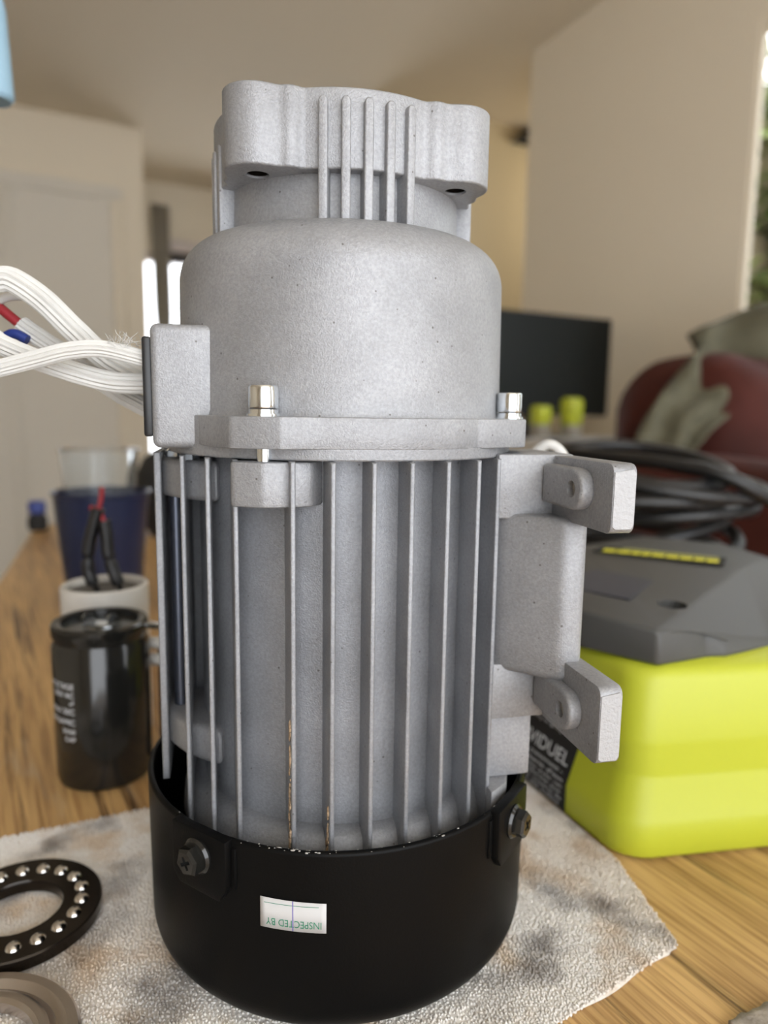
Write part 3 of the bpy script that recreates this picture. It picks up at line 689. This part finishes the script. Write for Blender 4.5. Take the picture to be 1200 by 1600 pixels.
# ------------------------------------------------------------------ thrust bearing and race on the towel
be = empty('thrust_bearing', (-0.1327, -0.0190, 0.0)); tag(be, 'dark ball thrust bearing cage with steel balls on the towel', 'bearing')
lathe('cage', [(0.0153, 0.0004), (0.0283, 0.0004), (0.0288, 0.0010), (0.0288, 0.0048), (0.0283, 0.0054), (0.0153, 0.0054), (0.0149, 0.0048), (0.0149, 0.0010)], BLUED, be, seg=96, closed=True)
bm = bmesh.new(); bmesh.ops.create_uvsphere(bm, u_segments=24, v_segments=14, radius=0.0030)
bl = from_bm('ball', bm, STEEL, be, smooth=180)
for k in range(18):
    o = bl if k == 0 else bl.copy()
    if k: COL.objects.link(o); o.parent = be
    a = radians(13+20*k); o.location = (0.0218*cos(a), 0.0218*sin(a), 0.0042)
ra = lathe('bearing_race', [(0.0212, 0.0004), (0.0325, 0.0004), (0.0336, 0.0012), (0.0336, 0.0036), (0.0328, 0.0045), (0.0300, 0.0046), (0.0290, 0.0038), (0.0275, 0.0030), (0.0260, 0.0036), (0.0252, 0.0048), (0.0240, 0.0051), (0.0224, 0.0050), (0.0212, 0.0040)], RACE, None, seg=160, closed=True, loc=(-0.1195, -0.0815, 0))
tag(ra, 'grey ground steel bearing race ring with a groove below the ball bearing', 'bearing race')

# ------------------------------------------------------------------ capacitors
bc = empty('black_capacitor', (-0.1455, 0.0965, TZ)); tag(bc, 'shiny black cylindrical capacitor standing left of the motor', 'capacitor')
R = 0.0237; H = 0.0835
lathe('sleeve_body', [(0, 0), (R-0.003, 0), (R-0.0008, 0.0012), (R, 0.004), (R, H-0.0115), (R-0.0011, H-0.0095), (R-0.0011, H-0.0080), (R, H-0.0060), (R, H-0.0015), (R-0.001, H-0.0002), (R-0.003, H), (R-0.0048, H-0.0008), (R-0.0052, H-0.0035), (0, H-0.0035)], BLACKG, bc, seg=72)
for q, s in ((0, 1), (1, -1)):
    prism('terminal_tab', [(-0.0032, 0), (0.0032, 0), (0.0032, 0.0045), (0.0015, 0.0065), (-0.0015, 0.0065), (-0.0032, 0.0045)], -0.0004, 0.0004, ZINC, bc, M4=Matrix.Translation((0.001+0.0065*s, -0.001, H-0.0036)) @ Matrix.Rotation(radians(35), 4, 'Z') @ Matrix.Rotation(pi/2, 4, 'X'))
lathe('terminal_base', [(0, H-0.0036), (0.0095, H-0.0036), (0.0095, H-0.0022), (0, H-0.0022)], ZINC, bc, seg=24, M4=Matrix.Translation((0.001, -0.001, 0)) @ Matrix.Diagonal((1, .5, 1, 1)))
for k, (txt, zz, sz) in enumerate((('VOLTAGE', 0.054, 0.0040), ('250V AC', 0.0495, 0.0040), ('µF', 0.046, 0.003), ('MAX 50C', 0.041, 0.0042), ('DYNAMIC', 0.0355, 0.0042), ('50/60', 0.031, 0.0036), ('CAP', 0.0268, 0.0036))):
    tm = text_mesh(txt, sz); twd = max(vv.co.x for vv in tm.vertices)
    wrap(tm, lambda x_, y_: rad(-12+math.degrees((x_-twd)/R))*(R+0.0001)+Vector((0, 0, zz+y_)), WHITEI, 'printed_lettering', bc)
wc = empty('cream_capacitor', (-0.1610, 0.1430, TZ)); tag(wc, 'cream cylindrical capacitor with a recessed dark top behind the black one', 'capacitor')
R2, H2 = 0.0240, 0.0905
lathe('can', [(0, 0), (R2-0.002, 0), (R2, 0.002), (R2, H2-0.001), (R2-0.0008, H2), (R2-0.0022, H2), (R2-0.0030, H2-0.001), (R2-0.0030, H2-0.0055), (0, H2-0.0055)], CREAM, wc, seg=72)
lathe('resin_top', [(0, H2-0.0054), (R2-0.0031, H2-0.0054), (R2-0.0031, H2-0.0040), (0, H2-0.0040)], DUSTY, wc, seg=48)
def wbx(x, y, Y, zc=None): pass
for pts, red in ((((-0.0020, -0.004, 0.086), (-0.0050, -0.006, 0.094), (-0.0065, -0.006, 0.100), (-0.0058, -0.006, 0.112), (-0.0028, -0.006, 0.124), (0.0005, -0.006, 0.135)), ((0.0005, -0.006, 0.134), (0.0022, -0.006, 0.140), (0.0030, -0.006, 0.147))),
                 (((0.0115, -0.004, 0.086), (0.0095, -0.006, 0.094), (0.0070, -0.006, 0.101), (0.0050, -0.006, 0.110), (0.0045, -0.006, 0.120), (0.0035, -0.006, 0.128)), ((0.0035, -0.006, 0.127), (0.0010, -0.006, 0.133), (-0.0040, -0.006, 0.1355)))):
    def rf(t): return 0.0016 if t < 0.14 else (0.0036 if t < 0.48 else (0.0028 if t < 0.54 else 0.0036))
    bmm = bmesh.new(); add_tube(bmm, smooth_path(pts, 8), rf, 12); h = from_bm('heat_shrink_lead', bmm, RUBBER, wc)
    tube('wire', red, 0.0014, REDW, h, seg=10)
# two white push-on connectors tucked behind the black capacitor
for k, (z, y) in enumerate(((0.0035, 0.118), (0.0035, 0.126))):
    pass
cn = empty('wire_connector', (-0.1150, 0.1150, TZ)); tag(cn, 'silver terminal block with white ends between black capacitor and motor', 'terminal')
box('bracket', (0, 0, 0.034), (0.012, 0.010, 0.068), BLACKM, cn, bw=0.001)
for z in (0.058, 0.067):
    lathe('white_end', [(0, -0.010), (0.0026, -0.010), (0.0034, -0.008), (0.0034, 0.004), (0, 0.004)], CREAM, cn, seg=20, M4=Matrix.Translation((-0.002, -0.004, z-0.001)) @ Matrix.Rotation(pi/2, 4, 'Y') @ Matrix.Rotation(0, 4, 'X'))
tube('silver_bar', [(-0.012, 0.002, 0.074), (0.0, 0.0, 0.0735), (0.014, 0, 0.0725)], 0.0020, ZINC, cn, seg=12)

# ------------------------------------------------------------------ cups, bottle, black housing at the back of the table
def cup(name, loc, rb, rtop, h, th, m, lip):
    prof = [(0, 0), (rb-0.002, 0), (rb, 0.002), (rtop, h-lip), (rtop+lip*0.5, h-lip*0.6), (rtop+lip*0.5, h-lip*0.2), (rtop, h), (rtop-th, h-lip*0.4), (rb-th, th+0.001), (0, th+0.001)]
    return lathe(name, prof, m, None, seg=72, loc=loc)
c = cup('plastic_cup', (-0.2760, 0.430, TZ), 0.0345, 0.0440, 0.1115, 0.0016, NAVY, 0.004); tag(c, 'opaque navy blue plastic cup behind the cream capacitor', 'cup')
c = cup('plastic_cup', (-0.2765, 0.430, TZ+0.0035), 0.0265, 0.0355, 0.1490, 0.0010, CLEAR, 0.003); tag(c, 'clear plastic cup standing inside the navy blue cup', 'cup')
bh = empty('black_housing', (-0.318, 0.830, TZ)); tag(bh, 'rounded black housing standing on the table behind the navy cup', 'housing')
lathe('shell', [(0, 0), (0.040, 0), (0.046, 0.006), (0.060, 0.030), (0.066, 0.062), (0.062, 0.092), (0.050, 0.117), (0.028, 0.131), (0, 0.134)], BLACKM, bh, seg=64)
lathe('foot_ring', [(0.0, -0.0002), (0.044, -0.0002), (0.044, 0.005), (0, 0.005)], RUBBER, bh, seg=48)
lathe('seam_band', [(0.0655, 0.058), (0.0672, 0.060), (0.0672, 0.064), (0.0655, 0.066)], RUBBER, bh, seg=64, closed=True)
bt = empty('small_bottle', (-0.541, 0.838, TZ)); tag(bt, 'small black bottle with a blue cap at the far left table edge', 'bottle')
lathe('body', [(0, 0), (0.012, 0), (0.0145, 0.003), (0.0145, 0.020), (0.009, 0.027), (0.007, 0.028), (0.007, 0.032), (0, 0.032)], BLACKM, bt, seg=32)
lathe('cap', [(0, 0.0281), (0.0130, 0.0281), (0.0130, 0.043), (0.011, 0.046), (0, 0.046)], BLUEW, bt, seg=24)
# desk lamp at the left border
lp = empty('desk_lamp', (-0.2640, 0.140, TZ)); tag(lp, 'light blue rounded lamp head on a black stem at the left picture edge', 'lamp')
lathe('base', [(0, 0), (0.018, 0), (0.020, 0.002), (0.018, 0.010), (0.006, 0.014), (0, 0.014)], BLACKM, lp, seg=40)
tube('gooseneck', [(0, 0, 0.010), (-0.002, 0, 0.10), (-0.003, 0, 0.22), (0.010, 0, 0.270), (0.042, 0, 0.322), (0.0555, 0, 0.357)], 0.0042, BLACKM, lp, seg=14)
lathe('lamp_shade', [(0, 0), (0.0085, 0.0), (0.010, 0.002), (0.0102, 0.045), (0.0075, 0.062), (0.0085, 0.080), (0.0080, 0.105), (0.004, 0.125), (0, 0.127)], BLUEP, lp, seg=40, M4=Matrix.Translation((0.0565, 0, 0.349)) @ Matrix.Rotation(radians(-3), 4, 'Y'))
box('switch', (0.0615, -0.0075, 0.405), (0.003, 0.003, 0.003), BLUEW, lp, bw=0.0005)

# ------------------------------------------------------------------ lime battery pack
bk = empty('battery_pack', (0.1045, 0.0225, TZ)); tag(bk, 'lime green battery pack with charcoal top beside the motor', 'battery')
E1 = Vector((0.985, 0.173)); E2 = Vector((-0.396, 0.918)); BW, BD = 0.17, 0.20
def bpt(p, q): v_ = E1*p+E2*q; return (v_.x, v_.y)
def rounded(inset, r, n=6):
    """rounded parallelogram in (p,q) offset inwards"""
    out = []
    for (p, q, a0) in ((inset+r, inset+r, 180), (BW-inset-r, inset+r, 270), (BW-inset-r, BD-inset-r, 0), (inset+r, BD-inset-r, 90)):
        for k in range(n+1):
            a = radians(a0+90*k/n); out.append((p+r*cos(a), q+r*sin(a)))
    return out
rings = [(-0.0, 0.004, .012), (0.0015, 0.001, .013), (0.0030, 0.0, .013), (0.0160, 0.0, .013), (0.0185, 0.0008, .013), (0.0345, 0.0065, .012), (0.0365, 0.0068, .012), (0.0500, 0.0050, .012), (0.0530, 0.0053, .012), (0.0780, 0.0080, .012), (0.0815, 0.0095, .012), (0.0835, 0.0125, .012), (0.0862, 0.0260, .010)]
v = []; f = []
for z, ins, r in rings:
    for p, q in rounded(ins, r): x_, y_ = bpt(p, q); v.append((x_, y_, z))
n = 28
for k in range(len(rings)-1):
    for i in range(n): f.append((k*n+i, k*n+(i+1) % n, (k+1)*n+(i+1) % n, (k+1)*n+i))
f.append(tuple(range(n))[::-1]); f.append(tuple((len(rings)-1)*n+i for i in range(n)))
pyd('lime_shell', v, f, LIME, bk, smooth=50)
# charcoal top: plateau, front-right facet, skirts (world points moved to the pack's origin)
ox, oy, oz = 0.1045, 0.0225, TZ
def bw_(p): return (p[0]-ox, p[1]-oy, p[2]-oz)
top = [(0.1175, 0.0345, 0.0975), (0.2086, 0.1429, 0.1030), (0.2366, 0.1714, 0.1035), (0.2300, 0.2150, 0.1035), (0.1818, 0.2350, 0.1045), (0.1285, 0.2010, 0.1035), (0.0700, 0.1200, 0.1010), (0.0925, 0.0600, 0.0985)]
fac = [(0.2500, 0.1550, 0.0960), (0.2500, 0.0750, 0.0860), (0.1796, 0.0613, 0.0862), (0.1540, 0.0490, 0.0862), (0.1440, 0.0505, 0.0945)]
low = [(0.1187, 0.0355, 0.081), (0.1460, 0.0470, 0.081), (0.1545, 0.0480, 0.081), (0.1800, 0.0600, 0.081), (0.2520, 0.0740, 0.081), (0.2540, 0.1560, 0.081), (0.2400, 0.1720, 0.081), (0.2320, 0.2170, 0.081), (0.1818, 0.2370, 0.081), (0.1270, 0.2030, 0.081), (0.0680, 0.1200, 0.081), (0.0910, 0.0595, 0.081)]
v = [bw_(p) for p in top+fac+low]
f = [tuple(range(8)), (0, 12, 11, 10), (0, 10, 1), (10, 9, 1), (9, 8, 1), (8, 2, 1)]
f += [(0, 13, 14, 12), (12, 14, 15, 11), (11, 15, 16, 10), (10, 16, 17, 9), (9, 17, 18, 8), (8, 18, 19, 2), (2, 19, 20, 3), (3, 20, 21, 4), (4, 21, 22, 5), (5, 22, 23, 6), (6, 23, 24, 7), (7, 24, 13, 0), tuple(range(13, 25))[::-1]]
bm = bmesh.new(); vs = [bm.verts.new(p) for p in v]
for q in f: bm.faces.new([vs[i] for i in q])
bmesh.ops.recalc_face_normals(bm, faces=bm.faces); bevel(bm, 0.0022, 3, 12)
gt = from_bm('charcoal_top', bm, GREYP, bk, smooth=40)
cut(gt, [lathe('c', [(0, 0.088), (0.0068, 0.088), (0.0068, 0.13), (0, 0.13)], None, bk, seg=32, M4=Matrix.Translation((0.1378-ox, 0.0710-oy, 0)))])
def flat_on_top(name, pts, m, dz, parent=bk):
    return prism(name, [(x_-ox, y_-oy) for x_, y_ in pts], 0, 0.0006, m, parent, M4=Matrix(((1, 0, 0, 0), (0, 1, 0, 0), (0.018, 0.018, 1, dz-oz), (0, 0, 0, 1))))
pn = flat_on_top('slate_panel', [(0.1164, 0.1411), (0.1440, 0.1124), (0.1191, 0.0760), (0.0939, 0.1010)], GREYL, 0.0983)
# black name strip with yellow print
sd = Vector((0.865, -0.50)).normalized(); sn = Vector((0.50, 0.865)).normalized(); sc0 = Vector((0.1680, 0.1680))
def spt(a, b_): q = sc0+sd*a+sn*b_; return (q.x, q.y)
nsx = flat_on_top('name_strip', [spt(-0.037, -0.010), spt(0.037, -0.010), spt(0.037, 0.009), spt(-0.037, 0.009)], BLACKM, 0.1002)
rr = random.Random(2); a = -0.032
while a < 0.030:
    wl = rr.uniform(0.0045, 0.0075)
    flat_on_top('yellow_mark', [spt(a, -0.008), spt(a+wl, -0.008), spt(a+wl, -0.0008), spt(a, -0.0008)], YEL, 0.1006, nsx).parent = bk
    a += wl+0.0012
flat_on_top('yellow_mark', [spt(-0.022, 0.004), spt(0.033, 0.004), spt(0.033, 0.0062), spt(-0.022, 0.0062)], mat('pale_yellow_print', (0.42, 0.42, 0.12), 0.5), 0.1006)
# warning label on the left face
lf = E2.normalized(); nf = Vector((-lf.y, lf.x)); 
if nf.x > 0: nf = -nf
def lab(t, z, off): # t metres back from the front corner along the left face
    q = lf*t+nf*off; return Vector((q.x, q.y, z))
def inset_at(z):
    for (z0, i0, _), (z1, i1, _) in zip(rings, rings[1:]):
        if z0 <= z <= z1: return i0+(i1-i0)*(z-z0)/(z1-z0)
    return 0
def labz(t, z, off): return lab(t, z, off-inset_at(z)*0.98)
v = []; f = []; zs = [0.0030, 0.0160, 0.0185, 0.0345, 0.0365, 0.0480]
for z in zs: v += [labz(0.0395, z, 0.0004), labz(0.115, z, 0.0004)]
for i in range(len(zs)-1): f.append((2*i, 2*i+1, 2*i+3, 2*i+2))
lb = pyd('warning_label', v, f, BLACKM, bk, smooth=0); sm = lb.modifiers.new('s', 'SOLIDIFY'); sm.thickness = 0.0003
lines = [('INDIVIDUEL', 0.0238, 0.0088, 0.052, 0.0425), ('RECYCLABLE IF', 0.0440, 0.0030, 0.046, 0.0440), ('individual batteries', 0.0405, 0.0034, 0.050, 0.0425), ('contact only in property', 0.0362, 0.0034, 0.052, 0.0425),
         ('conforme traitement -', 0.0198, 0.0026, 0.050, 0.0440), ('Ni la batterie d\'ion', 0.0165, 0.0026, 0.050, 0.0425), ('de les fuites avec un', 0.0134, 0.0026, 0.050, 0.0425),
         ('utiliser conforme aux', 0.0103, 0.0026, 0.050, 0.0430), ('ou la garder ouverte de', 0.0072, 0.0026, 0.050, 0.0425), ('contre une pile scellee', 0.0042, 0.0026, 0.050, 0.0440)]
for txt, z, sz, wdt, t_end in lines:
    tm = text_mesh(txt, sz); ww = max(vv.co.x for vv in tm.vertices); kx = wdt/ww
    wrap(tm, lambda x_, y_: labz(t_end+wdt-x_*kx, z+y_, 0.0009), WHITEI, 'printed_lettering', lb)

# ------------------------------------------------------------------ black power cord, white wire
pc = []; 
for k in range(13*18+1):
    a = 2*pi*k/18+2.6; turn = k/18
    R_ = 0.084+0.016*sin(turn*2.3)+0.010*sin(a*1.0+turn*1.7); z = 0.0065+turn*0.0112
    cx, cy = 0.238+0.010*sin(turn*1.9), 0.405+0.008*cos(turn*1.4)
    pc.append(Vector((cx+R_*cos(a), cy+R_*sin(a), TZ+z+0.011*sin(a+1.2+0.9*turn)*min(1, turn/7))))
pc += [Vector((0.262, 0.325, 0.145)), Vector((0.315, 0.318, 0.122)), Vector((0.360, 0.335, 0.112)), Vector((0.40, 0.350, 0.108))]
cr = empty('power_cord', (0.238, 0.405, TZ)); tag(cr, 'thick black power cord coiled up behind the battery pack', 'cord')
bm = bmesh.new(); add_tube(bm, smooth_path([p-Vector((0.238, 0.405, TZ)) for p in pc], 3), 0.0062, 10); from_bm('cord', bm, RUBBER, cr, smooth=80)
lathe('plug', [(0, 0), (0.008, 0), (0.011, 0.006), (0.012, 0.03), (0.009, 0.036), (0, 0.036)], RUBBER, cr, seg=24, M4=lookrot((1, 0.3, -0.08), (0.160, -0.055, 0.111)))
tube('lead_wire', [(0.060, 0.030, 0.150), (0.0710, 0.034, 0.165), (0.0767, 0.036, 0.1715), (0.0829, 0.034, 0.1757), (0.0890, 0.034, 0.1710), (0.0915, 0.034, 0.160), (0.080, 0.020, 0.145)], 0.0021, SLEEVE, mo, seg=12)
# grey cloth corner at the lower right border
v = []; f = []; n = 14
for i in range(n+1):
    for j in range(n+1):
        s, t = i/n, j/n
        p = Vector((0.1105, -0.0590))*(1-s)*(1-t)+Vector((0.1310, -0.0495))*s*(1-t)+Vector((0.127, -0.0800))*(1-s)*t+Vector((0.150, -0.068))*s*t
        p += Vector((0.0010*noise.noise(Vector((s*5, t*5, 1))), 0.0010*noise.noise(Vector((s*6, t*5, 4)))))
        v.append((p.x, p.y, TZ+0.0016+0.0004*noise.noise(Vector((s*9, t*9, 7)))))
for i in range(n):
    for j in range(n): k = i*(n+1)+j; f.append((k, k+1, k+n+2, k+n+1))
o = pyd('cloth_scrap', v, f, mat('grey_cloth', (0.34, 0.30, 0.26), 0.95, var=0.3, vscale=160, bump=0.8, bscale=900), smooth=80)
sm = o.modifiers.new('s', 'SOLIDIFY'); sm.thickness = 0.0016; sm.offset = -1
tag(o, 'grey cloth scrap at the lower right corner of the table', 'cloth')

# ------------------------------------------------------------------ desk, monitor and things on it
dk = empty('desk', W(1.35, 1.55, ZF)); tag(dk, 'pale desk against the right wall under the dark monitor', 'desk')
def dpart(name, u0, u1, v0, v1, z0, z1, m, par, bw=0.0): return rpart(name, u0, u1, v0, v1, z0, z1, m, par, bw)
dpart('desk_top', 0.95, 1.71, 1.25, 1.85, 0.085, 0.115, DESKM, dk, 0.004)
for a in (1.0, 1.66):
    for b_ in (1.29, 1.81): dpart('leg', a-0.025, a+0.025, b_-0.025, b_+0.025, ZF, 0.085, DESKM, dk)
mn = empty('monitor', W(1.385, 1.56, 0.115)); tag(mn, 'black flat monitor switched off on the desk', 'monitor')
dpart('casing', 1.10, 1.669, 1.553, 1.59, 0.185, 0.502, BLACKM, mn, 0.004)
dpart('screen', 1.108, 1.661, 1.5515, 1.556, 0.197, 0.494, SCREEN, mn)
dpart('stand', 1.35, 1.42, 1.57, 1.60, 0.12, 0.25, BLACKM, mn); dpart('foot', 1.28, 1.49, 1.50, 1.66, 0.115, 0.125, BLACKM, mn, 0.003)
def small_box(name, u, v_, s, h, label, m):
    e = empty(name, W(u, v_, 0.1151)); tag(e, label, 'case', 'lime green cases on the desk')
    dpart('case', u-s/2, u+s/2, v_-s*0.4, v_+s*0.4, 0.1355+0.02, 0.1155+h, m, e, s*0.22); dpart('base', u-s*0.42, u+s*0.42, v_-s*0.36, v_+s*0.36, 0.1152, 0.160, mat(name+'_grey', (0.30, 0.27, 0.22), 0.6), e, 0.004)
small_box('lime_case', 1.335, 1.36, 0.058, 0.122, 'larger lime green case standing before the dark monitor', LIME)
small_box('lime_case', 1.255, 1.40, 0.056, 0.098, 'smaller lime green case on the desk beside the larger one', LIME)
pp = empty('paper_stack', W(1.3, 1.30, 0.115)); tag(pp, 'loose white papers on the front of the desk', 'papers')
for k in range(4):
    o = box('sheet', (0, 0, 0.0012+0.0022*k), (0.34-0.02*k, 0.11, 0.0018), PAPER, pp, M4=Matrix.Rotation(radians(28+3*k-4), 4, 'Z'))

# ------------------------------------------------------------------ maroon sofa and olive jacket
sf = empty('sofa', W(1.05, 0.62, ZF)); tag(sf, 'dark maroon leather sofa behind the table at right', 'sofa')
def spart(name, u0, u1, v0, v1, z0, z1, m, par, amp, bw, seed, freq=6):
    o = lumpy(name, ((u0+u1)/2, (v0+v1)/2, (z0+z1)/2), (u1-u0, v1-v0, z1-z0), m, None, amp=0, bw=bw, cuts=14)
    for vv in o.data.vertices:
        n_ = noise.noise(vv.co*freq+Vector((seed, 0, 0))); vv.co += Vector((n_, noise.noise(vv.co*freq+Vector((0, seed, 5))), n_))*amp
        vv.co = RM @ vv.co-par.location
    o.data.update(); o.parent = par; return o
spart('base', 0.86, 1.60, -0.05, 0.98, ZF, -0.32, SOFA, sf, 0.01, 0.04, 1)
spart('backrest', 1.035, 1.36, 0.60, 0.96, -0.40, 0.305, SOFA, sf, 0.022, 0.12, 2)
spart('backrest', 1.33, 1.62, 0.60, 0.96, -0.40, 0.31, SOFA, sf, 0.022, 0.12, 7)
spart('armrest', 0.83, 1.08, 0.05, 0.98, -0.45, 0.122, SOFA, sf, 0.012, 0.07, 3)
spart('seat_cushion', 1.04, 1.60, 0.0, 0.66, -0.36, -0.10, SOFA, sf, 0.02, 0.07, 4)
jk = empty('jacket', (0.64, 1.19, 0.0)); tag(jk, 'olive green jacket draped over the sofa backrest', 'jacket')
def sheet(name, rows, m, par, nu=40, fold=0.012, nfold=5, th=0.006, seed=0):
    """cloth through rows of points (each row a polyline), rippled along its width"""
    R_ = [smooth_path(r, 10) for r in rows]; cols = len(R_[0]); v = []; f = []
    C_ = [smooth_path([r[i] for r in R_], 10) for i in range(cols)]; nr = len(C_[0])
    for i in range(cols):
        for j in range(nr):
            p = C_[i][j].copy(); s = i/(cols-1)
            p += Vector((0, -1, 0.35))*fold*(sin(nfold*2*pi*s+2*noise.noise(Vector((j*0.13, seed, 0))))+1.2*noise.noise(p*14+Vector((seed, 0, 0))))
            v.append(p-par.location)
    for i in range(cols-1):
        for j in range(nr-1): k = i*nr+j; f.append((k, k+1, k+nr+1, k+nr))
    o = pyd(name, v, f, m, par, smooth=80); sm = o.modifiers.new('s', 'SOLIDIFY'); sm.thickness = th; return o
J = lambda x_, y_, z: Vector((x_*1.22, y_*1.22+0.057, z*1.22-0.041))
sheet('sleeve', [[J(0.520, 0.95, 0.300), J(0.560, 0.93, 0.285), J(0.590, 0.90, 0.262)], [J(0.468, 0.90, 0.258), J(0.505, 0.87, 0.235), J(0.540, 0.84, 0.208)], [J(0.412, 0.85, 0.205), J(0.445, 0.82, 0.185), J(0.475, 0.80, 0.165)], [J(0.372, 0.81, 0.150), J(0.405, 0.79, 0.130), J(0.432, 0.78, 0.110)]], OLIVE, jk, fold=0.010, nfold=2, seed=1)
sheet('jacket_body', [[J(0.530, 0.97, 0.285), J(0.62, 0.95, 0.268), J(0.74, 0.92, 0.255), J(0.86, 0.86, 0.25)], [J(0.520, 0.98, 0.322), J(0.60, 0.97, 0.345), J(0.72, 0.93, 0.365), J(0.86, 0.86, 0.36)], [J(0.545, 1.06, 0.330), J(0.63, 1.04, 0.372), J(0.74, 1.00, 0.385), J(0.88, 0.93, 0.38)], [J(0.62, 1.16, 0.290), J(0.70, 1.14, 0.310), J(0.80, 1.09, 0.32), J(0.92, 1.02, 0.32)]], OLIVE, jk, fold=0.010, nfold=3, seed=4)
